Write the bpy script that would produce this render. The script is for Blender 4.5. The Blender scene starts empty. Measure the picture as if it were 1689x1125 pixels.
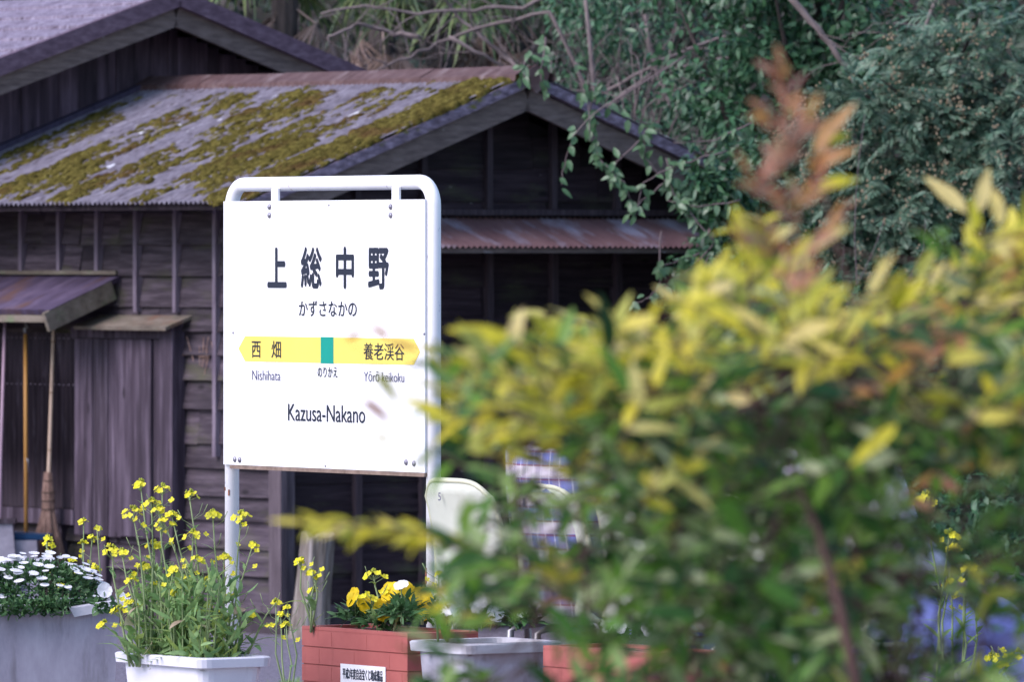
import bpy, math, random
import numpy as np
from mathutils import Vector, Matrix

random.seed(11)
rng = np.random.default_rng(11)
R = math.radians
scene = bpy.context.scene
COL = scene.collection

# ------------------------------------------------------------------ camera, sky, sun, exposure
HC, F, W0, HZ = 2.2, 12850.0, 1689.0, 420.0       # eye height, focal length in px of a 1689 wide frame, horizon row
cam = bpy.data.cameras.new("camera")
cam.sensor_width = 36.0
cam.lens = 36.0 * F / W0
cam.shift_y = -(562.5 - HZ) / W0
cam.clip_end = 500
cam.dof.use_dof = True
cam.dof.focus_distance = 25.6
cam.dof.aperture_fstop = cam.lens / 23.0
cam.dof.aperture_blades = 7
cam_o = bpy.data.objects.new("camera", cam)
COL.objects.link(cam_o)
cam_o.location = (0, 0, HC)
cam_o.rotation_euler = (R(90), 0, 0)
scene.camera = cam_o

world = bpy.data.worlds.new("World")
scene.world = world
world.use_nodes = True
wn = world.node_tree
sky = wn.nodes.new("ShaderNodeTexSky")
sky.sky_type = 'NISHITA'
sky.sun_disc = False
sky.sun_elevation = R(42)
sky.sun_rotation = R(239)
sky.air_density = 1.0
sky.dust_density = 1.2
sky.ozone_density = 3.0
bg = wn.nodes["Background"]
bg.inputs[1].default_value = 0.115
wn.links.new(sky.outputs[0], bg.inputs[0])

sun = bpy.data.lights.new("sun", 'SUN')
sun.energy = 1.5
sun.angle = R(40)
sun.color = (1.0, 0.88, 0.96)
sun_o = bpy.data.objects.new("sun", sun)
COL.objects.link(sun_o)
sd = Vector((math.sin(R(239)) * math.cos(R(42)), math.cos(R(239)) * math.cos(R(42)), math.sin(R(42))))
sun_o.rotation_euler = (-sd).to_track_quat('-Z', 'Y').to_euler()

vs = scene.view_settings
vs.view_transform = 'Standard'
vs.look = 'None'
vs.exposure = 1.28
vs.gamma = 1.0
scene.cycles.use_denoising = True
scene.cycles.max_bounces = 6
scene.cycles.caustics_reflective = False
scene.cycles.caustics_refractive = False


def P(px, py, d):
    return Vector(((px - 844.5) / F * d, d, HC - (py - HZ) / F * d))


# ------------------------------------------------------------------ materials
def new_mat(name):
    m = bpy.data.materials.new(name)
    m.use_nodes = True
    nt = m.node_tree
    return m, nt, nt.nodes["Principled BSDF"], nt.nodes["Material Output"]


def N(nt, t, **kw):
    n = nt.nodes.new(t)
    for k, v in kw.items():
        if k in n.inputs.keys():
            n.inputs[k].default_value = v
        else:
            setattr(n, k, v)
    return n


def ramp(nt, fac, stops):
    r = nt.nodes.new("ShaderNodeValToRGB")
    e = r.color_ramp.elements
    while len(e) < len(stops):
        e.new(0.5)
    for el, (p, c) in zip(e, stops):
        el.position = p
        el.color = (*c, 1) if len(c) == 3 else c
    nt.links.new(fac, r.inputs[0])
    return r.outputs[0]


def mixc(nt, fac, a, b, mode='MIX'):
    m = nt.nodes.new("ShaderNodeMix")
    m.data_type = 'RGBA'
    m.blend_type = mode
    for s, v in ((m.inputs[0], fac), (m.inputs[6], a), (m.inputs[7], b)):
        if hasattr(v, "links"):
            nt.links.new(v, s)
        else:
            s.default_value = (*v, 1) if isinstance(v, tuple) and len(v) == 3 else v
    return m.outputs[2]


def surf(name, cols, scale=(1, 1, 1), ns=5.0, detail=8.0, rough=0.8, bump=0.4, bd=0.01, spec=0.3, island=0.0,
         spots=None, spots2=None, knots=None, coat=0.0, metallic=0.0, lo=0.3, hi=0.7):
    """noise coloured surface; spots = (colour, scale vector, noise scale, low, high) laid over it"""
    m, nt, b, out = new_mat(name)
    L = nt.links.new
    tc = N(nt, "ShaderNodeTexCoord")
    mp = N(nt, "ShaderNodeMapping")
    mp.inputs["Scale"].default_value = scale
    L(tc.outputs["Object"], mp.inputs[0])
    vec = mp.outputs[0]
    geo = N(nt, "ShaderNodeNewGeometry")
    if island:
        cmb = N(nt, "ShaderNodeVectorMath", operation='SCALE')
        cmb.inputs[0].default_value = (37.0, 11.0, 23.0)
        L(geo.outputs["Random Per Island"], cmb.inputs["Scale"])
        ad = N(nt, "ShaderNodeVectorMath", operation='ADD')
        L(vec, ad.inputs[0]); L(cmb.outputs[0], ad.inputs[1])
        vec = ad.outputs[0]
    no = N(nt, "ShaderNodeTexNoise", Scale=ns, Detail=detail, Roughness=0.65)
    L(vec, no.inputs["Vector"])
    k = len(cols)
    col = ramp(nt, no.outputs[0], [(lo + (hi - lo) * i / max(1, k - 1), c) for i, c in enumerate(cols)])
    for sp in (spots, spots2):
        if sp:
            c, sv, s2, l2, h2 = sp
            mp2 = N(nt, "ShaderNodeMapping")
            mp2.inputs["Scale"].default_value = sv
            mp2.inputs["Location"].default_value = (s2, 3.1, 7.7)
            L(tc.outputs["Object"], mp2.inputs[0])
            n2 = N(nt, "ShaderNodeTexNoise", Scale=s2, Detail=6.0, Roughness=0.6)
            L(mp2.outputs[0], n2.inputs["Vector"])
            f = ramp(nt, n2.outputs[0], [(l2, (0, 0, 0)), (h2, (1, 1, 1))])
            col = mixc(nt, f, col, c)
    if knots:
        mp3 = N(nt, "ShaderNodeMapping")
        mp3.inputs["Scale"].default_value = knots
        L(tc.outputs["Object"], mp3.inputs[0])
        vo = N(nt, "ShaderNodeTexVoronoi", Scale=1.0)
        L(mp3.outputs[0], vo.inputs["Vector"])
        ad3 = N(nt, "ShaderNodeMath", operation='MULTIPLY_ADD')
        ad3.inputs[1].default_value = 0.05
        L(no.outputs[0], ad3.inputs[0]); L(vo.outputs["Distance"], ad3.inputs[2])
        f = ramp(nt, ad3.outputs[0], [(0.055, (.9, .9, .9)), (0.095, (.55, .55, .55)), (0.13, (0, 0, 0))])
        col = mixc(nt, f, col, tuple(v * .35 for v in cols[0]))
    if island:
        mr = N(nt, "ShaderNodeMapRange")
        mr.inputs[3].default_value = 1 - island
        mr.inputs[4].default_value = 1 + island
        L(geo.outputs["Random Per Island"], mr.inputs[0])
        hs = N(nt, "ShaderNodeHueSaturation")
        L(mr.outputs[0], hs.inputs["Value"]); L(col, hs.inputs["Color"])
        col = hs.outputs[0]
    L(col, b.inputs["Base Color"])
    b.inputs["Roughness"].default_value = rough
    b.inputs["Specular IOR Level"].default_value = spec
    b.inputs["Metallic"].default_value = metallic
    b.inputs["Coat Weight"].default_value = coat
    if bump:
        bp = N(nt, "ShaderNodeBump", Strength=bump, Distance=bd)
        L(no.outputs[0], bp.inputs["Height"]); L(bp.outputs[0], b.inputs["Normal"])
    return m


def leafmat(name, cols, trans=0.25, rough=0.45, spec=0.5, island_rough=False):
    """leaf colour picked per leaf, slightly translucent"""
    m, nt, b, out = new_mat(name)
    L = nt.links.new
    geo = N(nt, "ShaderNodeNewGeometry")
    k = len(cols)
    col = ramp(nt, geo.outputs["Random Per Island"], [(i / max(1, k - 1), c) for i, c in enumerate(cols)])
    tc = N(nt, "ShaderNodeTexCoord")
    no = N(nt, "ShaderNodeTexNoise", Scale=60.0, Detail=3.0)
    L(tc.outputs["Object"], no.inputs["Vector"])
    v = ramp(nt, no.outputs[0], [(0.3, (0.75, 0.75, 0.75)), (0.7, (1.15, 1.15, 1.15))])
    col = mixc(nt, 1.0, col, v, 'MULTIPLY')
    L(col, b.inputs["Base Color"])
    b.inputs["Roughness"].default_value = rough
    b.inputs["Specular IOR Level"].default_value = spec
    tr = N(nt, "ShaderNodeBsdfTranslucent")
    L(col, tr.inputs[0])
    mx = N(nt, "ShaderNodeMixShader")
    mx.inputs[0].default_value = trans
    L(b.outputs[0], mx.inputs[1]); L(tr.outputs[0], mx.inputs[2]); L(mx.outputs[0], out.inputs[0])
    return m


MAT = {}
# weathered timber: purple grey, streaked along the grain
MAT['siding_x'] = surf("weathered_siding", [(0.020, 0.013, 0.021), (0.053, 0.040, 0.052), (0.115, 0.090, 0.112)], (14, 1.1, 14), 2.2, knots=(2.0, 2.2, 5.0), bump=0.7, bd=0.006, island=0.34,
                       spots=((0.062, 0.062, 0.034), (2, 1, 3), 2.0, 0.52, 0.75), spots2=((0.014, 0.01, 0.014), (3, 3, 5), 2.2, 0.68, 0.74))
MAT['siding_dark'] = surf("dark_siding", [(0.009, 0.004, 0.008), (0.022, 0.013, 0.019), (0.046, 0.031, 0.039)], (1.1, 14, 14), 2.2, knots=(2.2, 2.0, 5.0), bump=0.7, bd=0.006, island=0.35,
                          spots=((0.20, 0.18, 0.20), (5, 9, 9), 2.4, 0.70, 0.74), spots2=((0.05, 0.052, 0.03), (1, 3, 3), 2.0, 0.55, 0.75))  # darker gable wood; part of the wall's shade is put into the colour
MAT['plank_v'] = surf("weathered_upright_planks", [(0.020, 0.013, 0.022), (0.049, 0.036, 0.052), (0.133, 0.105, 0.142)], (13, 13, 0.8), 1.7, knots=(3.0, 6.0, 2.2), bump=0.6, bd=0.004, island=0.25)
MAT['panel_dark'] = surf("dark_corrugated_panel", [(0.021, 0.015, 0.021), (0.040, 0.029, 0.039), (0.068, 0.050, 0.066)], (9, 9, 0.8), 2.0, bump=0.4, bd=0.004,
                         spots=((0.13, 0.11, 0.14), (5, 5, .7), 3.0, 0.6, 0.75))
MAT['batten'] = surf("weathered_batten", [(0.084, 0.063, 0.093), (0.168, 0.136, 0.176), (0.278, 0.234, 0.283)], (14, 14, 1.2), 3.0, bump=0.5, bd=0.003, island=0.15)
MAT['batten_dark'] = surf("dark_batten", [(0.027, 0.019, 0.025), (0.050, 0.036, 0.045), (0.081, 0.059, 0.073)], (14, 14, 1.2), 3.0, bump=0.5, bd=0.003, island=0.15)  # gable battens and tie beam, darkened with part of that wall's shade
MAT['post'] = surf("brown_corner_post", [(0.047, 0.035, 0.041), (0.094, 0.073, 0.087), (0.150, 0.123, 0.138)], (14, 14, 1.0), 3.0, bump=0.5, bd=0.004, island=0.1)
MAT['barge'] = surf("grey_brown_bargeboard", [(0.076, 0.056, 0.056), (0.146, 0.110, 0.103), (0.214, 0.166, 0.159)], (2.5, 16, 16), 2.5, bump=0.4, bd=0.004,
                    spots=((0.32, 0.30, 0.32), (3, 8, 8), 4.0, 0.67, 0.72))
MAT['verge'] = surf("lichen_verge", [(0.069, 0.052, 0.075), (0.165, 0.130, 0.178), (0.347, 0.283, 0.383)], (3, 8, 8), 5.0, bump=0.6, bd=0.006,
                    spots=((0.13, 0.125, 0.03), (2, 4, 4), 3.0, 0.58, 0.66))
MAT['verge_dark'] = surf("dark_verge", [(0.068, 0.042, 0.063), (0.122, 0.079, 0.113), (0.189, 0.133, 0.176)], (3, 8, 8), 4.0, bump=0.5, bd=0.005)
MAT['gable_plank'] = surf("upright_gable_planks", [(0.030, 0.019, 0.030), (0.073, 0.048, 0.068), (0.153, 0.106, 0.146)], (10, 10, 0.8), 1.8, bump=0.6, bd=0.005, island=0.3,
                          spots=((0.02, 0.014, 0.02), (9, 9, 1), 1.8, 0.6, 0.72))
MAT['core'] = surf("shed_core", [(0.01, 0.008, 0.01), (0.02, 0.016, 0.02)], ns=3, bump=0)
MAT['roof'] = surf("weathered_corrugated_roof", [(0.094, 0.082, 0.104), (0.188, 0.167, 0.203), (0.319, 0.296, 0.343)], (1.6, 9, 1.6), 6.0, bump=0.8, bd=0.012, rough=0.95,
                   spots=((0.80, 0.80, 0.84), (1.3, 6, 1.3), 2.2, 0.66, 0.69), spots2=((0.075, 0.055, 0.06), (2.0, 9, 2.0), 5.0, 0.56, 0.66))
MAT['roof_main'] = surf("pitted_lilac_roof", [(0.10, 0.075, 0.11), (0.235, 0.20, 0.265), (0.36, 0.33, 0.40)], (3, 9, 3), 4.0, bump=0.6, bd=0.006, rough=0.9,
                        spots=((0.07, 0.05, 0.07), (4, 14, 4), 4.0, 0.54, 0.60))
MAT['moss'] = surf("moss", [(0.035, 0.024, 0.011), (0.098, 0.082, 0.022), (0.177, 0.152, 0.044)], ns=26.0, bump=1.0, bd=0.02, rough=1.0, spec=0.0, island=0.35,
                   spots=((0.085, 0.052, 0.022), (1, 1, 1), 3.0, 0.54, 0.68))
MAT['rust'] = surf("rusty_sheet", [(0.059, 0.031, 0.030), (0.098, 0.056, 0.055), (0.141, 0.093, 0.091)], (1, 4, 4), 4.0, bump=0.2, bd=0.003, rough=0.75,
                   spots=((0.22, 0.17, 0.17), (1, 3, 3), 2.0, 0.55, 0.75))
MAT['awning'] = surf("rusty_grey_awning", [(0.10, 0.05, 0.055), (0.17, 0.095, 0.10), (0.22, 0.13, 0.13)], (2.2, 0.7, 0.7), 2.4, bump=0.15, bd=0.003, rough=0.7,
                     spots=((0.34, 0.33, 0.42), (2.0, .6, .6), 2.0, 0.52, 0.68), spots2=((0.09, 0.06, 0.04), (6, 1, 1), 3.0, 0.6, 0.75))
MAT['hood'] = surf("rusty_hood", [(0.041, 0.029, 0.053), (0.082, 0.061, 0.110), (0.139, 0.108, 0.176)], (1, 2.5, 1), 4.0, bump=0.3, bd=0.003, rough=0.7,
                   spots=((0.11, 0.06, 0.052), (.8, 1.6, .8), 3.0, 0.52, 0.68))
MAT['hood_wood'] = surf("lichen_hood_board", [(0.10, 0.08, 0.065), (0.17, 0.145, 0.115), (0.25, 0.21, 0.18)], (3, 1, 3), 5.0, bump=0.4, bd=0.003,
                        spots=((0.14, 0.17, 0.10), (1, 1, 1), 5.0, 0.55, 0.7), spots2=((0.2, 0.1, 0.07), (1, 1, 1), 3.0, 0.58, 0.72))
MAT['flash'] = surf("dark_flashing", [(0.041, 0.032, 0.057), (0.082, 0.065, 0.114)], (6, 1, 6), 5.0, bump=0.4, bd=0.004)
MAT['brick_base'] = surf("dark_footing", [(0.03, 0.022, 0.028), (0.07, 0.055, 0.065)], ns=8.0, bump=0.5, bd=0.006)
MAT['gravel'] = surf("gravel", [(0.09, 0.08, 0.10), (0.20, 0.18, 0.225), (0.34, 0.31, 0.37)], ns=38.0, detail=4.0, bump=1.0, bd=0.03, rough=0.95)
MAT['paving'] = surf("platform_paving", [(0.16, 0.15, 0.16), (0.26, 0.25, 0.26)], ns=20.0, bump=0.4, bd=0.006)
MAT['soil_hill'] = surf("hillside_soil", [(0.012, 0.012, 0.008), (0.035, 0.03, 0.022), (0.06, 0.05, 0.045)], ns=3.0, bump=0.8, bd=0.05)
MAT['soil'] = surf("potting_soil", [(0.012, 0.009, 0.007), (0.045, 0.034, 0.026)], ns=60.0, bump=1.0, bd=0.01, rough=1.0)
# sign
MAT['enamel'] = surf("white_sign_enamel", [(0.80, 0.80, 0.82), (0.85, 0.85, 0.86)], ns=3.0, bump=0.02, rough=0.35, spec=0.4)
MAT['paint'] = surf("chipped_white_paint", [(0.814, 0.792, 0.825), (0.900, 0.900, 0.900)], ns=6.0, bump=0.15, bd=0.002, rough=0.45,
                    spots=((0.40, 0.38, 0.52), (1.0, 1.0, 0.45), 26.0, 0.645, 0.70), spots2=((0.32, 0.13, 0.08), (1, 1, .5), 14.0, 0.70, 0.73))
MAT['rustpatch'] = surf("rust_chip", [(0.08, 0.03, 0.02), (0.25, 0.10, 0.06)], ns=40.0, bump=0.3, bd=0.001)
MAT['edge'] = surf("board_edge", [(0.13, 0.09, 0.07), (0.30, 0.22, 0.18)], ns=20.0, bump=0.2, bd=0.002)
MAT['ink'] = surf("navy_ink", [(0.012, 0.016, 0.032), (0.018, 0.022, 0.042)], ns=5.0, bump=0, rough=0.5)
MAT['ink_thin'] = surf("faded_navy_ink", [(0.055, 0.055, 0.12), (0.085, 0.08, 0.16)], ns=5.0, bump=0, rough=0.5)
MAT['band'] = surf("yellow_band", [(0.76, 0.60, 0.12), (0.80, 0.64, 0.14)], ns=4.0, bump=0, rough=0.4)
MAT['square'] = surf("green_square", [(0.0, 0.26, 0.20), (0.0, 0.29, 0.22)], ns=4.0, bump=0, rough=0.4)
MAT['bolt'] = surf("grey_bolt", [(0.16, 0.15, 0.19), (0.34, 0.33, 0.38)], ns=90.0, bump=0.1, bd=0.001, rough=0.4, metallic=0.5)
# planters, seats, tools
MAT['frp'] = surf("white_planter_plastic", [(0.62, 0.61, 0.70), (0.74, 0.73, 0.80)], ns=4.0, bump=0.05, rough=0.5,
                  spots=((0.45, 0.44, 0.5), (3, 3, .5), 6.0, 0.6, 0.8))
MAT['frp_grey'] = surf("dirty_grey_planter", [(0.20, 0.185, 0.235), (0.31, 0.29, 0.36), (0.40, 0.38, 0.46)], (2, 2, .8), 4.0, bump=0.2, bd=0.004, rough=0.8,
                       spots=((0.16, 0.145, 0.17), (2, 2, .4), 5.0, 0.55, 0.72))
MAT['frp_pale'] = surf("mottled_pale_grey_planter", [(0.30, 0.285, 0.34), (0.44, 0.42, 0.50), (0.54, 0.52, 0.60)], (2, 2, .8), 4.0, bump=0.2, bd=0.004, rough=0.8,
                       spots=((0.20, 0.18, 0.22), (4, 4, 2), 5.0, 0.58, 0.72))
MAT['rim_grey'] = surf("pale_planter_rim", [(0.42, 0.41, 0.46), (0.62, 0.61, 0.66)], ns=9.0, bump=0.2, bd=0.003, rough=0.7)
MAT['frp_red'] = surf("terracotta_planter", [(0.33, 0.088, 0.080), (0.40, 0.118, 0.105)], ns=7.0, bump=0.1, bd=0.002, rough=0.6,
                      spots=((0.24, 0.07, 0.06), (6, 6, .6), 5.0, 0.58, 0.8))
MAT['joint'] = surf("red_joint", [(0.313, 0.084, 0.076), (0.367, 0.106, 0.095)], ns=9.0, bump=0)
MAT['plate'] = surf("white_plate", [(0.80, 0.80, 0.84), (0.84, 0.84, 0.88)], ns=4.0, bump=0, rough=0.4)
MAT['seat'] = surf("ivory_seat_plastic", [(0.56, 0.58, 0.50), (0.64, 0.66, 0.57)], ns=5.0, bump=0.03, rough=0.4, spots=((0.45, 0.45, 0.36), (2, 2, 2), 3.0, 0.55, 0.8))
MAT['seat_rim'] = surf("seat_edge", [(0.58, 0.58, 0.42), (0.66, 0.66, 0.50)], ns=5.0, bump=0, rough=0.4)
MAT['steel'] = surf("grey_steel", [(0.20, 0.20, 0.21), (0.30, 0.30, 0.31)], ns=9.0, bump=0.05, rough=0.4, metallic=0.7)
MAT['bamboo'] = surf("pale_bamboo", [(0.38, 0.27, 0.20), (0.52, 0.40, 0.31)], (20, 20, 2), 3.0, bump=0.1, bd=0.002, rough=0.5)
MAT['bamboo_node'] = surf("bamboo_node", [(0.16, 0.10, 0.07), (0.24, 0.16, 0.11)], ns=20.0, bump=0.1)
MAT['yellow_pole'] = surf("yellow_brown_pole", [(0.36, 0.17, 0.04), (0.46, 0.24, 0.07)], (20, 20, 2), 3.0, bump=0.05, rough=0.45)
MAT['pink_pole'] = surf("pinkish_pole", [(0.30, 0.20, 0.26), (0.42, 0.30, 0.38)], (20, 20, 2), 3.0, bump=0.05, rough=0.45)
MAT['twig'] = surf("broom_twigs", [(0.14, 0.08, 0.065), (0.27, 0.17, 0.135), (0.38, 0.26, 0.21)], ns=30.0, bump=0.3, bd=0.003, island=0.3)
MAT['cord'] = surf("dark_binding", [(0.07, 0.04, 0.035), (0.12, 0.08, 0.06)], ns=60.0, bump=0.2, bd=0.001)
MAT['blue_plastic'] = surf("dark_blue_plastic", [(0.01, 0.045, 0.11), (0.02, 0.07, 0.16)], ns=7.0, bump=0.05, rough=0.4)
MAT['block'] = surf("grey_concrete", [(0.20, 0.185, 0.23), (0.33, 0.31, 0.37)], ns=14.0, bump=0.5, bd=0.004)
MAT['driftpost'] = surf("bleached_post", [(0.036, 0.029, 0.024), (0.192, 0.162, 0.138), (0.432, 0.396, 0.384)], (16, 16, 0.9), 2.2, bump=1.0, bd=0.012, rough=0.95, lo=0.25, hi=0.72)
# plants
MAT['stem'] = surf("green_stem", [(0.19, 0.26, 0.11), (0.28, 0.34, 0.18)], ns=20.0, bump=0)
MAT['rape_leaf'] = leafmat("rapeseed_leaf", [(0.187, 0.326, 0.142), (0.262, 0.426, 0.161), (0.324, 0.482, 0.208), (0.399, 0.497, 0.123)], 0.4, 0.6, 0.12)
MAT['rape_old'] = leafmat("withered_leaf", [(0.45, 0.38, 0.16), (0.40, 0.30, 0.22), (0.5, 0.45, 0.3)], 0.3, 0.6, 0.2)
MAT['rape_flower'] = leafmat("rapeseed_petal", [(0.80, 0.72, 0.03), (0.85, 0.80, 0.09)], 0.25, 0.6, 0.1)
MAT['bud'] = leafmat("flower_bud", [(0.28, 0.34, 0.05), (0.45, 0.47, 0.06)], 0.2, 0.6, 0.1)
MAT['daisy_leaf'] = leafmat("daisy_leaf", [(0.03, 0.085, 0.03), (0.065, 0.15, 0.05), (0.11, 0.21, 0.085)], 0.2, 0.5, 0.3)
MAT['white_petal'] = leafmat("white_petal", [(0.78, 0.78, 0.82), (0.84, 0.84, 0.86)], 0.2, 0.6, 0.1)
MAT['pansy_yellow'] = leafmat("yellow_pansy_petal", [(0.74, 0.50, 0.01), (0.80, 0.60, 0.04)], 0.2, 0.6, 0.1)
MAT['pansy_dark'] = surf("pansy_blotch", [(0.02, 0.006, 0.008), (0.04, 0.012, 0.01)], ns=30.0, bump=0)
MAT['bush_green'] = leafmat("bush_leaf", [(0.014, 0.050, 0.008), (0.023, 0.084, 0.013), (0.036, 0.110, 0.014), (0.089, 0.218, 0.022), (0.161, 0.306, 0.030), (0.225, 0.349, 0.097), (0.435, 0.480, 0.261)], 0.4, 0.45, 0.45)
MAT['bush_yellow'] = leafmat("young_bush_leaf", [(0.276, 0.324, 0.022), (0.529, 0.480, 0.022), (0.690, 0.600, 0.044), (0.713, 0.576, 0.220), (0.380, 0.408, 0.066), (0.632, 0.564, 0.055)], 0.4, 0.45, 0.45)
MAT['bush_red'] = leafmat("reddish_shoot_leaf", [(0.42, 0.14, 0.06), (0.40, 0.22, 0.16), (0.52, 0.26, 0.03), (0.36, 0.18, 0.15)], 0.45, 0.45, 0.4)
MAT['bush_stem'] = surf("bush_stem", [(0.05, 0.025, 0.022), (0.10, 0.055, 0.045)], ns=20.0, bump=0.2, bd=0.002)
MAT['ever_leaf'] = leafmat("evergreen_leaf", [(0.015, 0.051, 0.021), (0.031, 0.098, 0.038), (0.059, 0.156, 0.064), (0.101, 0.190, 0.108)], 0.18, 0.42, 0.5)
MAT['vine_leaf'] = leafmat("vine_leaf", [(0.057, 0.132, 0.054), (0.103, 0.198, 0.090), (0.161, 0.242, 0.144)], 0.25, 0.4, 0.5)
MAT['conifer'] = leafmat("conifer_needles", [(0.039, 0.095, 0.061), (0.083, 0.166, 0.104), (0.151, 0.238, 0.159), (0.215, 0.266, 0.195)], 0.1, 0.5, 0.4)
MAT['cone'] = surf("tan_cone", [(0.24, 0.18, 0.11), (0.36, 0.28, 0.19)], ns=30.0, bump=0)
MAT['bark'] = surf("tree_bark", [(0.035, 0.028, 0.026), (0.085, 0.068, 0.065)], (6, 6, 1.5), 4.0, bump=0.8, bd=0.02)
MAT['pale_twig'] = surf("pale_bare_twig", [(0.122, 0.094, 0.091), (0.230, 0.187, 0.182)], ns=9.0, bump=0.1, bd=0.002)
MAT['vine_stem'] = surf("vine_stem", [(0.10, 0.07, 0.075), (0.19, 0.15, 0.15)], ns=9.0, bump=0.1, bd=0.002)
MAT['palm_green'] = leafmat("palm_blade", [(0.07, 0.13, 0.045), (0.13, 0.20, 0.075), (0.22, 0.27, 0.10), (0.20, 0.27, 0.19)], 0.2, 0.5, 0.35)
MAT['palm_dead'] = leafmat("dead_palm_blade", [(0.12, 0.085, 0.065), (0.24, 0.17, 0.145), (0.36, 0.27, 0.24)], 0.15, 0.7, 0.1)
MAT['wood_mass'] = leafmat("far_wood_leaf", [(0.010, 0.018, 0.012), (0.022, 0.038, 0.024), (0.05, 0.06, 0.045), (0.07, 0.055, 0.055)], 0.1, 0.6, 0.3)
# people
MAT['skin'] = surf("skin", [(0.45, 0.28, 0.21), (0.52, 0.33, 0.25)], ns=9.0, bump=0.03, rough=0.5)
MAT['hair'] = surf("dark_hair", [(0.012, 0.010, 0.010), (0.03, 0.025, 0.025)], (40, 40, 4), 4.0, bump=0.3, bd=0.002, rough=0.45)
MAT['jeans'] = surf("blue_jeans", [(0.240, 0.248, 0.575), (0.336, 0.341, 0.725), (0.432, 0.434, 0.825)], ns=7.0, bump=0.5, bd=0.01)
MAT['lilac'] = surf("pale_lilac_cloth", [(0.52, 0.48, 0.60), (0.66, 0.62, 0.72)], ns=9.0, bump=0.5, bd=0.01)
MAT['shoe'] = surf("dark_shoe", [(0.02, 0.02, 0.022), (0.04, 0.04, 0.042)], ns=9.0, bump=0.1)


def plaid():
    m, nt, b, out = new_mat("plaid_cotton")
    L = nt.links.new
    tc = N(nt, "ShaderNodeTexCoord")
    sp = N(nt, "ShaderNodeSeparateXYZ")
    L(tc.outputs["Object"], sp.inputs[0])

    def wave(sock, per, ph):
        a = N(nt, "ShaderNodeMath", operation='MULTIPLY_ADD')
        a.inputs[1].default_value = 1 / per
        a.inputs[2].default_value = ph
        L(sock, a.inputs[0])
        f = N(nt, "ShaderNodeMath", operation='FRACT')
        L(a.outputs[0], f.inputs[0])
        return f.outputs[0]

    base = (0.17, 0.19, 0.42)
    col = None
    fz = ramp(nt, wave(sp.outputs[2], 0.085, 0.1), [(0.0, (0, 0, 0)), (0.42, (0, 0, 0)), (0.46, (1, 1, 1)), (0.86, (1, 1, 1)), (0.9, (0, 0, 0))])
    col = mixc(nt, fz, base, (0.50, 0.45, 0.50))
    fx = ramp(nt, wave(sp.outputs[0], 0.075, 0.2), [(0.0, (0, 0, 0)), (0.5, (0, 0, 0)), (0.54, (.55, .55, .55)), (0.9, (.55, .55, .55)), (0.95, (0, 0, 0))])
    col = mixc(nt, fx, col, (0.28, 0.24, 0.32))
    fr = ramp(nt, wave(sp.outputs[2], 0.0425, 0.35), [(0.0, (0, 0, 0)), (0.84, (0, 0, 0)), (0.87, (.75, .75, .75)), (0.96, (.75, .75, .75)), (1.0, (0, 0, 0))])
    col = mixc(nt, fr, col, (0.20, 0.05, 0.10))
    fw = ramp(nt, wave(sp.outputs[0], 0.0375, 0.6), [(0.0, (0, 0, 0)), (0.84, (0, 0, 0)), (0.87, (.4, .4, .4)), (0.97, (.4, .4, .4)), (1.0, (0, 0, 0))])
    col = mixc(nt, fw, col, (0.75, 0.72, 0.76))
    L(col, b.inputs["Base Color"])
    b.inputs["Roughness"].default_value = 0.9
    b.inputs["Specular IOR Level"].default_value = 0.1
    no = N(nt, "ShaderNodeTexNoise", Scale=9.0, Detail=3.0)
    bp = N(nt, "ShaderNodeBump", Strength=0.5, Distance=0.012)
    L(no.outputs[0], bp.inputs["Height"]); L(bp.outputs[0], b.inputs["Normal"])
    return m


MAT['plaid'] = plaid()


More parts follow.
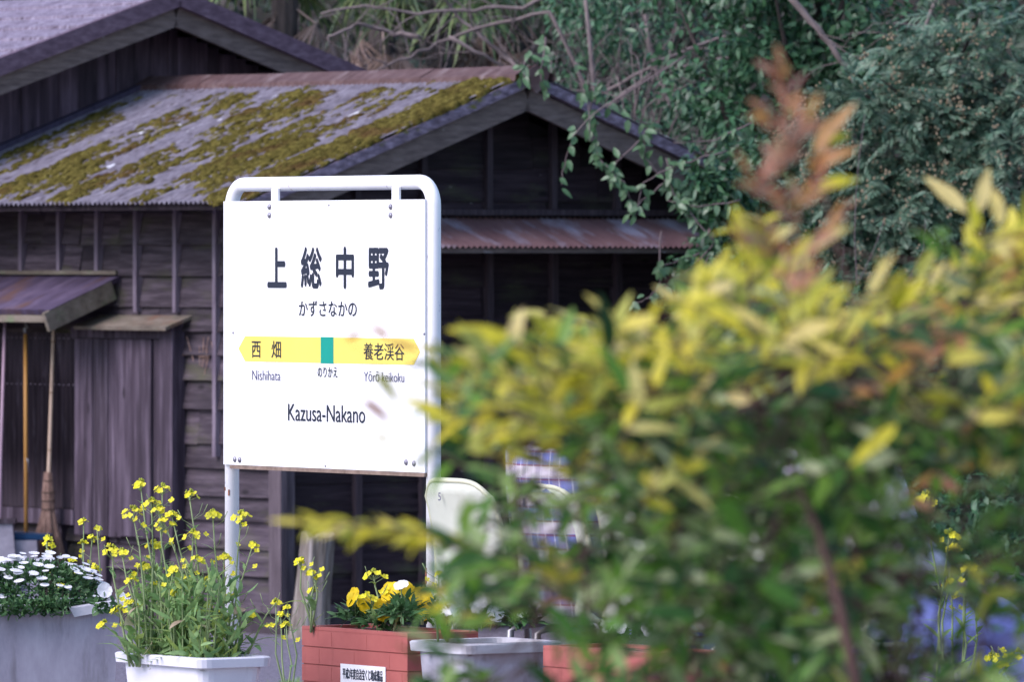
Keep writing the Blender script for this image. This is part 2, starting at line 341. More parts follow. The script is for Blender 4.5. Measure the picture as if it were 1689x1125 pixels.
# ------------------------------------------------------------------ mesh helpers
class MB:
    def __init__(s):
        s.v, s.f = [], []

    def add(s, vs, fs):
        o = len(s.v)
        s.v += [tuple(p) for p in vs]
        s.f += [tuple(i + o for i in f) for f in fs]

    def box(s, x0, x1, y0, y1, z0, z1):
        s.add([(x0, y0, z0), (x1, y0, z0), (x1, y1, z0), (x0, y1, z0), (x0, y0, z1), (x1, y0, z1), (x1, y1, z1), (x0, y1, z1)],
              [(0, 3, 2, 1), (4, 5, 6, 7), (0, 1, 5, 4), (1, 2, 6, 5), (2, 3, 7, 6), (3, 0, 4, 7)])

    def hexa(s, p):                      # eight corners, bottom ring then top ring
        s.add(p, [(0, 3, 2, 1), (4, 5, 6, 7), (0, 1, 5, 4), (1, 2, 6, 5), (2, 3, 7, 6), (3, 0, 4, 7)])

    def bar(s, p0, p1, w, h, up=(0, 0, 1)):
        p0, p1, up = Vector(p0), Vector(p1), Vector(up)
        d = (p1 - p0).normalized()
        x = d.cross(up).normalized()
        z = x.cross(d)
        c = []
        for q in (p0, p1):
            c += [q - x * w / 2 - z * h / 2, q + x * w / 2 - z * h / 2, q + x * w / 2 + z * h / 2, q - x * w / 2 + z * h / 2]
        s.add(c, [(0, 1, 2, 3), (7, 6, 5, 4), (0, 4, 5, 1), (1, 5, 6, 2), (2, 6, 7, 3), (3, 7, 4, 0)])

    def prism(s, poly, n, t):            # polygon (3-D points) extruded by vector n*t
        k = len(poly)
        n = Vector(n) * t
        a = [Vector(p) for p in poly]
        s.add(a + [p + n for p in a], [tuple(range(k))[::-1], tuple(range(k, 2 * k))] + [(i, (i + 1) % k, (i + 1) % k + k, i + k) for i in range(k)])

    def tube(s, pts, rad, seg=8, caps=True):
        pts = [Vector(p) for p in pts]
        n = len(pts)
        if not isinstance(rad, (list, tuple)):
            rad = [rad] * n
        t = [(pts[min(i + 1, n - 1)] - pts[max(i - 1, 0)]).normalized() for i in range(n)]
        ref = Vector((0, 0, 1)) if abs(t[0].z) < 0.9 else Vector((1, 0, 0))
        x = t[0].cross(ref).normalized()
        o = len(s.v)
        for i in range(n):
            x = (x - t[i] * x.dot(t[i])).normalized()
            y = t[i].cross(x)
            for k in range(seg):
                a = 2 * math.pi * k / seg
                s.v.append(tuple(pts[i] + (x * math.cos(a) + y * math.sin(a)) * rad[i]))
        for i in range(n - 1):
            for k in range(seg):
                a, b = o + i * seg + k, o + i * seg + (k + 1) % seg
                s.f.append((a, b, b + seg, a + seg))
        if caps:
            s.f.append(tuple(range(o, o + seg))[::-1])
            s.f.append(tuple(range(o + (n - 1) * seg, o + n * seg)))

    def ball(s, c, r, sq=(1, 1, 1), n=6, m=4):
        o = len(s.v)
        s.v.append((c[0], c[1], c[2] + r * sq[2]))
        for i in range(1, m):
            th = math.pi * i / m
            for k in range(n):
                a = 2 * math.pi * k / n
                s.v.append((c[0] + r * sq[0] * math.sin(th) * math.cos(a), c[1] + r * sq[1] * math.sin(th) * math.sin(a), c[2] + r * sq[2] * math.cos(th)))
        s.v.append((c[0], c[1], c[2] - r * sq[2]))
        e = len(s.v) - 1
        for k in range(n):
            s.f.append((o, o + 1 + k, o + 1 + (k + 1) % n))
            s.f.append((e, e - n + (k + 1) % n, e - n + k))
        for i in range(m - 2):
            for k in range(n):
                a = o + 1 + i * n
                s.f.append((a + k, a + k + n, a + (k + 1) % n + n, a + (k + 1) % n))

    def build(s, name, mat, parent=None, smooth=False, loc=None):
        me = bpy.data.meshes.new(name)
        me.from_pydata(s.v, [], s.f)
        return link(name, me, mat, parent, smooth, loc)


def link(name, me, mat, parent=None, smooth=False, loc=None):
    if mat:
        me.materials.append(MAT[mat] if isinstance(mat, str) else mat)
    if smooth:
        me.polygons.foreach_set("use_smooth", [True] * len(me.polygons))
    me.update()
    o = bpy.data.objects.new(name, me)
    COL.objects.link(o)
    if parent:
        o.parent = parent
    if loc:
        o.location = loc
    return o


def tag(o, label=None, cat=None, group=None, kind=None):
    for k, v in (("label", label), ("category", cat), ("group", group), ("kind", kind)):
        if v:
            o[k] = v
    return o


def thing(name, label, cat, loc=(0, 0, 0), rz=0.0, group=None):
    o = bpy.data.objects.new(name, None)
    COL.objects.link(o)
    o.empty_display_size = 0.1
    o.location = loc
    o.rotation_euler = (0, 0, rz)
    return tag(o, label, cat, group)


def unit(a):
    return a / np.maximum(np.linalg.norm(a, axis=1, keepdims=True), 1e-9)


def leaves(base, axis, nrm, ln, wd, bend=0.15, fold=0.15, k=3, shape=0.45):
    """arrays of leaves -> (verts, faces) of one mesh: each a folded, bent blade of k+1 stations"""
    n = len(base)
    axis = unit(axis)
    nrm = unit(nrm - axis * (nrm * axis).sum(1, keepdims=True))
    side = np.cross(axis, nrm)
    ln = np.broadcast_to(np.asarray(ln, float), (n,))[:, None]
    wd = np.broadcast_to(np.asarray(wd, float), (n,))[:, None]
    bend = np.broadcast_to(np.asarray(bend, float), (n,))[:, None]
    st = np.linspace(0, 1, k + 1)
    V = [base]
    for t in st[1:-1]:
        w = (math.sin(math.pi * t ** (shape / 0.5 * 0.85)) ** 0.85) * 0.5
        c = base + axis * ln * t - nrm * ln * bend * t * t
        V += [c + side * wd * w + nrm * wd * w * fold, c, c - side * wd * w + nrm * wd * w * fold]
    V.append(base + axis * ln - nrm * ln * bend)
    nv = len(V)
    V = np.stack(V, 1).reshape(-1, 3)
    fs = [(0, 2, 1), (0, 3, 2)]
    for i in range(k - 2):
        a = 1 + 3 * i
        fs += [(a, a + 1, a + 4), (a, a + 4, a + 3), (a + 1, a + 2, a + 5), (a + 1, a + 5, a + 4)]
    a = 1 + 3 * (k - 2)
    fs += [(a, a + 1, nv - 1), (a + 1, a + 2, nv - 1)]
    fs = np.array(fs)
    Fc = (fs[None] + (np.arange(n) * nv)[:, None, None]).reshape(-1, 3)
    return V, Fc


def tri_mesh(name, V, Fc, mat, parent=None, smooth=True):
    me = bpy.data.meshes.new(name)
    me.vertices.add(len(V))
    me.vertices.foreach_set("co", np.ascontiguousarray(V, np.float32).ravel())
    me.loops.add(len(Fc) * 3)
    me.loops.foreach_set("vertex_index", np.ascontiguousarray(Fc, np.int32).ravel())
    me.polygons.add(len(Fc))
    me.polygons.foreach_set("loop_start", np.arange(0, len(Fc) * 3, 3, dtype=np.int32))
    me.polygons.foreach_set("loop_total", np.full(len(Fc), 3, np.int32))
    me.update(calc_edges=True)
    me.validate()
    return link(name, me, mat, parent, smooth)


def leafmesh(name, mat, parent, base, axis, nrm, ln, wd, **kw):
    V, Fc = leaves(np.asarray(base, float), np.asarray(axis, float), np.asarray(nrm, float), ln, wd, **kw)
    return tri_mesh(name, V, Fc, mat, parent)


def sph(n):
    return unit(rng.normal(size=(n, 3)))


def text_mesh(body, offset=0.0):
    c = bpy.data.curves.new("lettering", 'FONT')
    c.body = body
    c.size = 1.0
    c.offset = offset
    c.resolution_u = 4
    o = bpy.data.objects.new("lettering", c)
    COL.objects.link(o)
    dg = bpy.context.evaluated_depsgraph_get()
    me = bpy.data.meshes.new_from_object(o.evaluated_get(dg))
    v = np.array([p.co[:] for p in me.vertices])
    f = [tuple(p.vertices) for p in me.polygons]
    bpy.data.objects.remove(o)
    bpy.data.curves.remove(c)
    bpy.data.meshes.remove(me)
    return v, f


def put_text(mb, body, x0, x1, z0, z1, y, offset=0.0, bold=False):
    v, f = text_mesh(body, 0.0 if offset > 0 else offset)
    mn, mx = v.min(0), v.max(0)
    x = x0 + (v[:, 0] - mn[0]) / (mx[0] - mn[0]) * (x1 - x0)
    z = z0 + (v[:, 1] - mn[1]) / (mx[1] - mn[1]) * (z1 - z0)
    em = (z1 - z0) * max(offset, 0)
    shifts = ((0, 0), (-1, 0), (1, 0), (0, 1), (0, -1)) if offset > 0 else ((0, 0),)     # heavier strokes
    for i, (sx, sz) in enumerate(shifts):
        mb.add(np.stack([x + sx * em, np.full(len(v), y - i * 0.00003), z + sz * em * (2.2 if bold else 0.8)], 1).tolist(), f)


# ------------------------------------------------------------------ setting
g = MB()
nx = 40
g.v = [(-300, -20, 0), (300, -20, 0), (300, 400, 0), (-300, 400, 0)]
g.f = [(0, 1, 2, 3)]
tag(g.build("ground", 'gravel'), kind="structure")

AS = R(56)                                      # the sign, the seats and the platform run along E
E = Vector((math.cos(AS), -math.sin(AS), 0))
NB = Vector((math.sin(AS), math.cos(AS), 0))    # away from the sign's face
pz = 0.65
c0 = Vector((-0.6077, 25.04, 0))
p = MB()
q = [c0 + E * a + NB * b for a, b in ((-30, 0.75), (18, 0.75), (18, -2.6), (-30, -2.6))]
p.hexa([(*v.xy, 0.004) for v in reversed(q)] + [(*v.xy, pz) for v in reversed(q)])
tag(p.build("platform", 'paving'), kind="structure")

h = MB()
xs = np.linspace(-30, 30, 61)
ys = np.linspace(54, 90, 37)
for y in ys:
    for x in xs:
        d = y - 54
        h.v.append((x, y, -0.3 + 0.62 * d + 0.25 * math.sin(x * 1.3) * min(1, d / 3) + 0.2 * math.sin(y * 1.7 + x) * min(1, d / 3)))
for j in range(36):
    for i in range(60):
        a = j * 61 + i
        h.f.append((a, a + 1, a + 62, a + 61))
tag(h.build("hillside", 'soil_hill', smooth=True), kind="structure")

# ------------------------------------------------------------------ shed (local x along the gable, y back along the side wall)
AR = R(38)
shed = thing("wooden_shed", "old timber shed with mossy corrugated roof and rusty red ridge behind the station sign", "shed", (-1.329, 45.0, 0), AR)
RX, RZ, SL, OV, EX = 1.53, 3.27, 0.367, 0.35, -0.57      # ridge x and height, slope, front overhang, eave x
WX = 2 * RX


def roof_z(x):
    return RZ - SL * abs(x - RX)


b = MB()
b.prism([(0.03, 0.03, 0.14), (WX - 0.03, 0.03, 0.14), (WX - 0.03, 0.03, roof_z(0) - 0.16), (RX, 0.03, RZ - 0.16), (0.03, 0.03, roof_z(0) - 0.16)], (0, 1, 0), 3.38)
b.build("wall_core", 'core', shed)  # solid dark fill behind the boards, added to block light
b = MB()
b.box(-0.01, WX, -0.01, 3.4, 0, 0.125)
b.build("footing", 'brick_base', shed)
b = MB()
b.box(-0.05, 0.06, -0.05, 3.4, 0.125, 0.165)
b.box(0.062, WX, -0.045, 0.06, 0.125, 0.165)
b.build("sill", 'post', shed)


def lap_rows(z0, z1):
    z = z0
    while z < z1:
        hgt = random.uniform(0.135, 0.2)
        yield z, min(z + hgt, z1)
        z += hgt


sd_ = MB()
for z, zt in lap_rows(0.167, 2.62):
    y = 0.0
    while y < 3.4:
        ye = min(3.4, y + random.choice((0.4, 0.8, 1.2, 1.6)))
        if 3.4 - ye < 0.3:
            ye = 3.4
        j = random.uniform(-0.006, 0.006)
        o_ = random.uniform(0.024, 0.044)
        sd_.hexa([(-o_, y + .002, z + j), (-o_, ye - .002, z + j + random.uniform(-.005, .005)), (0.028, ye - .002, z), (0.028, y + .002, z),
                  (-0.002, y + .002, zt + .01), (-0.002, ye - .002, zt + .01), (0.028, ye - .002, zt + .01), (0.028, y + .002, zt + .01)])
        y = ye
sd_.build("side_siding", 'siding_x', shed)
gd = MB()
for z, zt in lap_rows(0.167, 3.1):
    if 2.22 < z < 2.3:
        pass
    xa = max(0.0, EX + (zt + 0.14 - (RZ - SL * (RX - EX))) / SL) if zt > 2.4 else 0.0
    xb = WX - xa
    if xb - xa < 0.2:
        continue
    x = xa
    while x < xb - 1e-4:
        xe = min(xb, x + random.choice((0.97, 1.45, 1.94)))
        if xb - xe < 0.3:
            xe = xb
        o_ = random.uniform(0.013, 0.02)
        j = random.uniform(-0.005, 0.005)
        gd.hexa([(x + .002, -o_, z + j), (xe - .002, -o_, z + j), (xe - .002, 0.028, z), (x + .002, 0.028, z),
                 (x + .002, -0.002, zt + .01), (xe - .002, -0.002, zt + .01), (xe - .002, 0.028, zt + .01), (x + .002, 0.028, zt + .01)])
        x = xe
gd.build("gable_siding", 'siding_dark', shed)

for k in range(8):                                   # battens on the side wall
    y = 0.6 + 0.4 * k
    z0 = 2.10 if y > 1.62 else (1.86 if y > 0.84 else 1.02)
    b = MB()
    b.box(-0.052, -0.002, y - 0.016, y + 0.016, z0, 2.6)
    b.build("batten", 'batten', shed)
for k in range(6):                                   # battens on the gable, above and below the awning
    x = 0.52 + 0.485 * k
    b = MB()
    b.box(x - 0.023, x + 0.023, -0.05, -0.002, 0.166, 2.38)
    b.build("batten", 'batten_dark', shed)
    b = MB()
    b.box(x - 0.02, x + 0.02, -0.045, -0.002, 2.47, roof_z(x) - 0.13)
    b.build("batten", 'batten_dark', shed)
b = MB()
b.box(-0.055, 0.055, -0.05, 0.0, 0.167, 2.6)
b.box(-0.05, -0.002, 0.002, 0.06, 0.167, 2.6)
b.box(-0.062, -0.02, -0.075, -0.052, 0.167, 2.58)
b.build("corner_post", 'post', shed)
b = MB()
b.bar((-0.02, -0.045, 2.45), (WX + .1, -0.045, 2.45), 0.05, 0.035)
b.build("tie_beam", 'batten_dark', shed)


def corrugated(mb, x0, z0, x1, z1, y0, y1, pitch, amp, rows=6, sag=0.0, axis='y', thick=0.0):
    """sheet from (x0,z0) down to (x1,z1), waves along y (axis='y') or the same turned by 90 degrees (axis='x')"""
    n = int(abs(y1 - y0) / pitch * 8)
    o = len(mb.v)
    for r in range(rows + 1):
        t = r / rows
        for i in range(n + 1):
            y = y0 + (y1 - y0) * i / n
            w = amp * math.sin(2 * math.pi * y / pitch)
            xx = x0 + (x1 - x0) * t
            zz = z0 + (z1 - z0) * t + w - sag * math.sin(math.pi * t) * (0.6 + 0.4 * math.sin(y * 1.3))
            mb.v.append((xx, y, zz) if axis == 'y' else (y, xx, zz))
    for r in range(rows):
        for i in range(n):
            a = o + r * (n + 1) + i
            mb.f.append((a, a + 1, a + n + 2, a + n + 1))


roof = MB()
for (xa, xb, lift) in ((RX, 0.42, 0.004), (0.46, EX, 0.0)):
    corrugated(roof, xa, roof_z(xa) + lift, xb, roof_z(xb) + lift, -OV - 0.03, 3.44, 0.048, 0.009)
for (xa, xb, lift) in ((RX, 2.64, 0.004), (2.60, 2 * RX - EX, 0.0)):
    corrugated(roof, xa, roof_z(xa) + lift, xb, roof_z(xb) + lift, -OV - 0.03, 3.44, 0.048, 0.009)
ro = roof.build("roof", 'roof', shed, smooth=True)
# under-roof deck so that the eaves and verges have real depth
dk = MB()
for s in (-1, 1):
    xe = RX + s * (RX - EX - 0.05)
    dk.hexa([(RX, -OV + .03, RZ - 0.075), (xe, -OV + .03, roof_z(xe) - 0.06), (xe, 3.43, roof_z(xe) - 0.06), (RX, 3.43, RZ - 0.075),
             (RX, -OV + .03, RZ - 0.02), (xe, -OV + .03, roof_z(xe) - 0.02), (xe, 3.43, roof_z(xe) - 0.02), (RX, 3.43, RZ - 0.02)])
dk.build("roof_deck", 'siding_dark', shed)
for s in (-1, 1):
    xe = RX + s * (RX - EX)
    b = MB()
    b.bar((RX + s * .005, -OV - 0.02, RZ - 0.045), (xe, -OV - 0.02, roof_z(xe) - 0.045), 0.05, 0.06, (0, 0, 1))
    b.build("verge", 'verge', shed)
    b = MB()
    b.bar((RX + s * .003, -OV + 0.015, RZ - 0.155), (xe + s * .01, -OV + 0.015, roof_z(xe) - 0.155), 0.03, 0.13, (0, 0, 1))
    b.build("bargeboard", 'barge', shed)
# ridge cap
b = MB()
prof = [(-0.15, -0.055 - .012), (-0.145, -0.03), (-0.03, 0.028), (0.03, 0.028), (0.145, -0.03), (0.15, -0.055 - .012)]
segs = [-OV - 0.07, 0.5, 0.505, 1.25, 1.255, 2.0, 2.005, 2.75, 2.755, 3.44]
ridge_drop = lambda y: 0.012 * math.sin(y * 1.4)
for a, c in zip(segs[::2], segs[1::2]):
    for lift in (0.0,):
        jj = random.uniform(-0.003, 0.004)
        o = len(b.v)
        for y in (a, c):
            for (dx, dz) in prof:
                b.v.append((RX + dx, y, RZ + 0.012 + dz + jj - ridge_drop(y) * 0.4))
        for i in range(5):
            b.f.append((o + i, o + i + 1, o + i + 7, o + i + 6))
cap = b.build("ridge_cap", 'rust', shed)
b = MB()
yy = -OV - 0.085
b.prism([(RX - 0.10, yy, RZ + 0.0), (RX, yy, RZ + 0.045), (RX + 0.10, yy, RZ + 0.0), (RX + 0.07, yy, RZ - 0.07), (RX, yy, RZ - 0.125), (RX - 0.07, yy, RZ - 0.07)], (0, 1, 0), 0.012)
b.build("ridge_end_plate", 'rust', shed)
# flashing against the house
b = MB()
b.bar((RX - .05, 3.40, RZ - 0.01), (EX - .3, 3.40, roof_z(EX - .3) + .01), 0.07, 0.06)
b.build("flashing", 'flash', shed)

# moss: clumps along the fall of the roof
ph = rng.uniform(0, 6.28, 8)


def moss_d(u, v):                                     # u along the ridge (0..3.8 from the front), v down the slope (0..1)
    st = math.sin(u * 7.3 + ph[0] + 0.9 * math.sin(v * 3)) + 0.9 * math.sin(u * 15.1 + ph[1] + v * 1.5) + 0.6 * math.sin(u * 31 + ph[2])
    ln_ = 0.9 * math.sin(v * 8 + u * 3.1 + ph[3]) + 0.7 * math.sin(v * 23 + u * 9 + ph[4])
    d = 0.27 + 0.25 * st + 0.22 * ln_ + 0.15 * math.sin(u * 4.1 - v * 5.3 + ph[5]) * math.sin(v * 6.7 + u * 2.2 + ph[6]) + random.uniform(-.12, .12)
    if u < 0.42:
        d += 0.6
    if u > 2.5:
        d -= 0.35 * (u - 2.5)
    if v > 0.82:
        d -= 1.3 * (v - 0.82)
    if v < 0.12 and u > 0.5:
        d -= 0.6
    return d


ico_v = []
m = MB()
cnt = 0
for _ in range(26000):
    u, v = random.uniform(0, 3.7), random.uniform(0.03, 0.985)
    d = moss_d(u, v)
    if random.random() > d * 1.3 or cnt > 6500:
        continue
    cnt += 1
    x = RX + (EX - RX) * v
    y = -OV - 0.02 + u
    r = random.uniform(0.009, 0.026) * (1 + 0.7 * max(0, d - 0.4))
    o = len(m.v)
    sl = random.uniform(1.2, 2.0)
    z = roof_z(x) + 0.002
    hgt = r * random.uniform(0.45, 0.9)
    nn = 7
    m.v.append((x, y, z + hgt))
    for ring, (rr, hh) in enumerate(((0.55, 0.85), (0.95, 0.35), (1.05, -0.5))):
        for k in range(nn):
            a = 2 * math.pi * (k + 0.5 * ring) / nn
            jr = rr * random.uniform(0.8, 1.2)
            dx, dy = r * sl * jr * math.cos(a), r * jr * math.sin(a)
            m.v.append((x + dx, y + dy, roof_z(x + dx) + 0.002 + hgt * (hh + random.uniform(-.12, .12))))
    for k in range(nn):
        m.f.append((o, o + 1 + k, o + 1 + (k + 1) % nn))
    for ring in range(2):
        a0 = o + 1 + ring * nn
        for k in range(nn):
            m.f.append((a0 + k, a0 + nn + k, a0 + nn + (k + 1) % nn, a0 + (k + 1) % nn))
mo = tag(m.build("moss", 'moss', ro, smooth=True), kind="stuff")
mo.parent = ro

# gable awning
b = MB()
corrugated(b, 0.0, 2.42, -0.5, 2.245, -0.04, WX + .16, 0.042, 0.007, rows=3, axis='x')
aw = b.build("awning", 'awning', shed, smooth=True)
b = MB()
b.bar((-.02, -0.46, 2.225), (WX + .12, -0.46, 2.225), 0.03, 0.03)
b.bar((0.02, -0.0, 2.385), (0.02, -0.46, 2.22), 0.035, 0.05)
b.bar((WX + .08, -0.0, 2.385), (WX + .08, -0.46, 2.22), 0.035, 0.05)
b.build("awning_frame", 'barge', aw)

# door hoods on the side wall
b = MB()
b.hexa([(-0.5, 1.62, 1.845), (0.0, 1.62, 2.045), (0.0, 3.42, 2.045), (-0.5, 3.42, 1.845), (-0.52, 1.60, 1.875), (0.0, 1.60, 2.08), (0.0, 3.42, 2.08), (-0.52, 3.42, 1.875)])
hd = b.build("door_hood", 'hood', shed)
b = MB()
b.box(-0.022 - .03, -.022, 1.6, 3.42, 2.082, 2.105)
b.build("hood_batten", 'hood_wood', hd)
b = MB()
b.bar((-0.54, 1.615, 1.80), (-0.06, 1.615, 1.99), 0.03, 0.115)
b.build("hood_bargeboard", 'hood_wood', hd)
b = MB()
b.box(-0.50, -0.47, 1.64, 3.42, 1.80, 1.842)
b.build("hood_fascia", 'hood_wood', hd)
b = MB()
b.hexa([(-0.21, 0.86, 1.755), (0.0, 0.86, 1.83), (0.0, 1.80, 1.83), (-0.21, 1.80, 1.755), (-0.215, 0.86, 1.775), (0.0, 0.86, 1.85), (0.0, 1.80, 1.85), (-0.215, 1.80, 1.775)])
b.build("small_hood", 'hood_wood', shed)
# plank door, its head and post
b = MB()
y = 1.06
while y < 1.97:
    wd = random.uniform(0.09, 0.19)
    ye = min(1.98, y + wd)
    b.box(-0.085 + random.uniform(-.011, .011), -0.03, y + .003, ye - .003, 0.53 + random.uniform(-.006, .006), 1.70)
    y = ye
b.build("door", 'plank_v', shed)
b = MB()
b.box(-0.115, -0.022, 0.93, 1.055, 0.50, 1.80)
b.build("door_post", 'plank_v', shed)
b = MB()
b.box(-0.10, -0.022, 1.058, 1.99, 1.705, 1.77)
b.build("door_head", 'plank_v', shed)
b = MB()
n = 320
for r, zz in enumerate((0.68, 1.0, 1.0, 1.45, 1.45, 1.73)):
    for i in range(n + 1):
        yy = 1.985 + (3.4 - 1.985) * i / n
        lift = -0.012 * (r // 2)
        b.v.append((-0.055 + lift * .3 + 0.007 * math.sin(2 * math.pi * yy / 0.05), yy, zz))
for r in range(5):
    for i in range(n):
        a = r * (n + 1) + i
        b.f.append((a, a + n + 1, a + n + 2, a + 1))
pn = b.build("wall_panel", 'panel_dark', shed, smooth=True)
b = MB()
for zz in (1.42, 1.70):
    for i in range(27):
        b.ball((-0.068, 2.01 + i * 0.05, zz), 0.0055, n=5, m=3)
b.build("roofing_nail", 'batten', pn)
b = MB()
b.box(-0.09, -0.022, 1.985, 3.4, 0.585, 0.675)
b.build("panel_rail", 'plank_v', shed)
for yv, zt in ((1.72, 0.525), (2.18, 0.58), (1.12, 0.525)):
    b = MB()
    b.box(-0.06, -0.018, yv - .035, yv + .035, 0.167, zt)
    b.build("stud", 'plank_v', shed)
b = MB()
for k in range(10):
    y0 = random.uniform(0.62, 0.86)
    b.tube([(-0.03, y0, 1.50 + random.uniform(-.03, .12)), (-0.04, y0 + random.uniform(-.1, .1), 1.66 + random.uniform(-.06, .06))], 0.003, 4)
b.build("straw_tuft", 'twig', shed)

# ------------------------------------------------------------------ house behind
house = thing("wooden_house", "larger timber house with pale lilac roof and upright gable boards behind the shed", "house", (-1.329, 45.0, 0), AR)
HX, HZ_, HS, HF, HB = 1.43, 3.84, 0.335, 3.05, 9.5


def hz(x):
    return HZ_ - HS * abs(x - HX)


b = MB()
x = HX - 3.1
while x < HX + 3.1:
    wd = random.uniform(0.07, 0.15)
    xm = min(x + wd, HX + 3.1)
    b.box(x + .0015, xm - .0015, 3.45 + random.uniform(-.006, .006), 3.49, 0.004, min(hz(x), hz(xm)) - 0.13)
    x = xm
b.build("gable_boards", 'gable_plank', house)
b = MB()
b.prism([(HX - 3.08, 3.495, 0), (HX + 3.08, 3.495, 0), (HX + 3.08, 3.495, hz(HX + 3.08) - .15), (HX, 3.495, HZ_ - .15), (HX - 3.08, 3.495, hz(HX - 3.08) - .15)], (0, 1, 0), 5.8)
b.build("wall", 'core', house)
b = MB()
for s in (-1, 1):
    for k in range(16):                              # lapped courses
        xa, xb = HX + s * k * 0.225, HX + s * (k * 0.225 + 0.235)
        za, zb = hz(xa) - 0.012, hz(xb) + 0.004
        pts = [(xa, HF, za - .03), (xb, HF, zb - .03), (xb, HB, zb - .03), (xa, HB, za - .03), (xa, HF, za), (xb, HF, zb), (xb, HB, zb), (xa, HB, za)]
        b.hexa(pts)
b.build("roof", 'roof_main', house)
for s in (-1, 1):
    xe = HX + s * 3.62
    b = MB()
    b.bar((HX + s * .004, HF - 0.02, HZ_ - 0.045), (xe, HF - 0.02, hz(xe) - 0.045), 0.05, 0.105)
    b.build("verge", 'verge_dark', house)
    b = MB()
    b.bar((HX + s * .004, HF + 0.02, HZ_ - 0.16), (xe, HF + 0.02, hz(xe) - 0.16), 0.035, 0.125)
    b.build("bargeboard", 'barge', house)

# ------------------------------------------------------------------ station sign
SX, SY = c0.x, c0.y
sign = thing("station_sign", "white enamel station name board hung in a white tubular frame", "sign", (SX, SY, pz), -AS)


def bx(px):
    r = (px - 844.5) / F
    return (r * SY - SX) / (math.cos(AS) + math.sin(AS) * r)


def bz(px, py):
    return HC - (py - HZ) * (SY - math.sin(AS) * bx(px)) / F - pz


ZT, ZB, ZC = 2.375 - pz, 1.512 - pz, 2.43 - pz
b = MB()
rr, rt = 0.075, 0.0235
pts = [(-0.6, 0.03, 0.0), (-0.6, 0.03, ZC - rr)]
for k in range(1, 9):
    a = math.pi / 2 * k / 8
    pts.append((-0.6 + rr - rr * math.cos(a), 0.03, ZC - rr + rr * math.sin(a)))
for k in range(0, 9):
    a = math.pi / 2 * k / 8
    pts.append((0.6 - rr + rr * math.sin(a), 0.03, ZC - rr + rr * math.cos(a)))
pts.append((0.6, 0.03, 0.0))
b.tube(pts, rt, 20)
fr = b.build("frame", 'paint', sign, smooth=True)
b = MB()
for (xx, zz, hh) in ((-0.607, ZB - .075, .012), (-0.588, ZB - .083, .02), (0.592, ZB - 0.3, .05), (-.61, ZB - .33, .015)):
    a = (xx + 0.6) if xx < 0 else (xx - .6)
    o = len(b.v)
    yb = 0.03 - math.sqrt(max(rt ** 2 - a ** 2, 0)) - 0.0012
    b.box(xx - .0045, xx + .0045, yb, yb + .002, zz - hh, zz)
b.build("rust_patch", 'rustpatch', fr)
b = MB()
b.box(-0.6, 0.6, -0.003, 0.004, ZB, ZT)
bd = b.build("board", 'enamel', sign)
b = MB()
b.box(-0.56, 0.6, -0.004, 0.022, ZB - 0.013, ZB - 0.001)
b.build("bottom_edge", 'edge', bd)
for px in (451, 650):
    x = bx(px)
    b = MB()
    b.box(x - .021, x + .021, 0.0045, 0.012, ZT - 0.1, ZC - 0.015)
    b.build("hanger", 'paint', sign)
for (px, py, r) in ((446, 341, .0095), (446, 355, .0095), (646, 341, .0095), (646, 355, .0095), (389, 758, .0095), (397, 759, .0095), (671.5, 763, .0095), (684.5, 765, .0095),
                    (544, 338, .004), (538, 769, .004), (386, 549, .0045), (701, 551, .0045)):
    b = MB()
    b.ball((bx(px), -0.003, bz(px, py)), r, (1, .75, 1), 12, 8)
    b.build("bolt", 'bolt', bd, smooth=True)
b = MB()
yb = -0.0042
xa, xt, xz, xr = bx(395), bx(406), bx(690), bx(694.5)
za, zb_ = bz(540, 556.5), bz(540, 599)
zm = (za + zb_) / 2
xz = bx(684)
b.prism([(xt, yb, za), (xa, yb, zm), (xt, yb, zb_), (xz, yb, zb_), (xr, yb, zm), (xz, yb, za)], (0, 1, 0), 0.0009)
b.build("route_band", 'band', bd)
b = MB()
b.prism([(bx(531), -0.0048, za + .001), (bx(531), -0.0048, zb_ - .001), (bx(552), -0.0048, zb_ - .001), (bx(552), -0.0048, za + .001)], (0, 1, 0), 0.0005)
b.build("transfer_mark", 'square', bd)


def letter(runs, mat, y, off):
    mb = MB()
    for (body, xa, xb, ya, ybm) in runs:
        pc = (xa + xb) / 2
        put_text(mb, body, bx(xa), bx(xb), bz(pc, ybm), bz(pc, ya), y, off, off > .015)
    return mb.build("lettering", mat, bd)


for r_ in (("上", 443.5, 474, 410, 472.5), ("総", 498.5, 532, 409, 473.5), ("中", 556.5, 585, 409, 474), ("野", 609.5, 642.5, 410.5, 475)):
    letter([r_], 'ink', -0.0050, 0.016)
letter([("かずさなかの", 495, 590, 496, 522)], 'ink', -0.0050, 0.008)
for r_ in (("西", 417.5, 432, 563, 590), ("畑", 450, 465.5, 562.5, 590.5)):
    letter([r_], 'ink', -0.0056, 0.004)
letter([("養老渓谷", 602, 669, 566, 594)], 'ink', -0.0056, 0.004)
letter([("のりかえ", 526, 558.5, 605.5, 622.5)], 'ink', -0.0050, 0.012)
letter([("Nishihata", 418, 464.5, 611, 627.5)], 'ink_thin', -0.0050, -0.004)
letter([("Yōrō keikoku", 602, 668.5, 613, 630)], 'ink_thin', -0.0050, -0.004)
letter([("Kazusa-Nakano", 477, 604, 668, 696)], 'ink', -0.0050, 0.006)


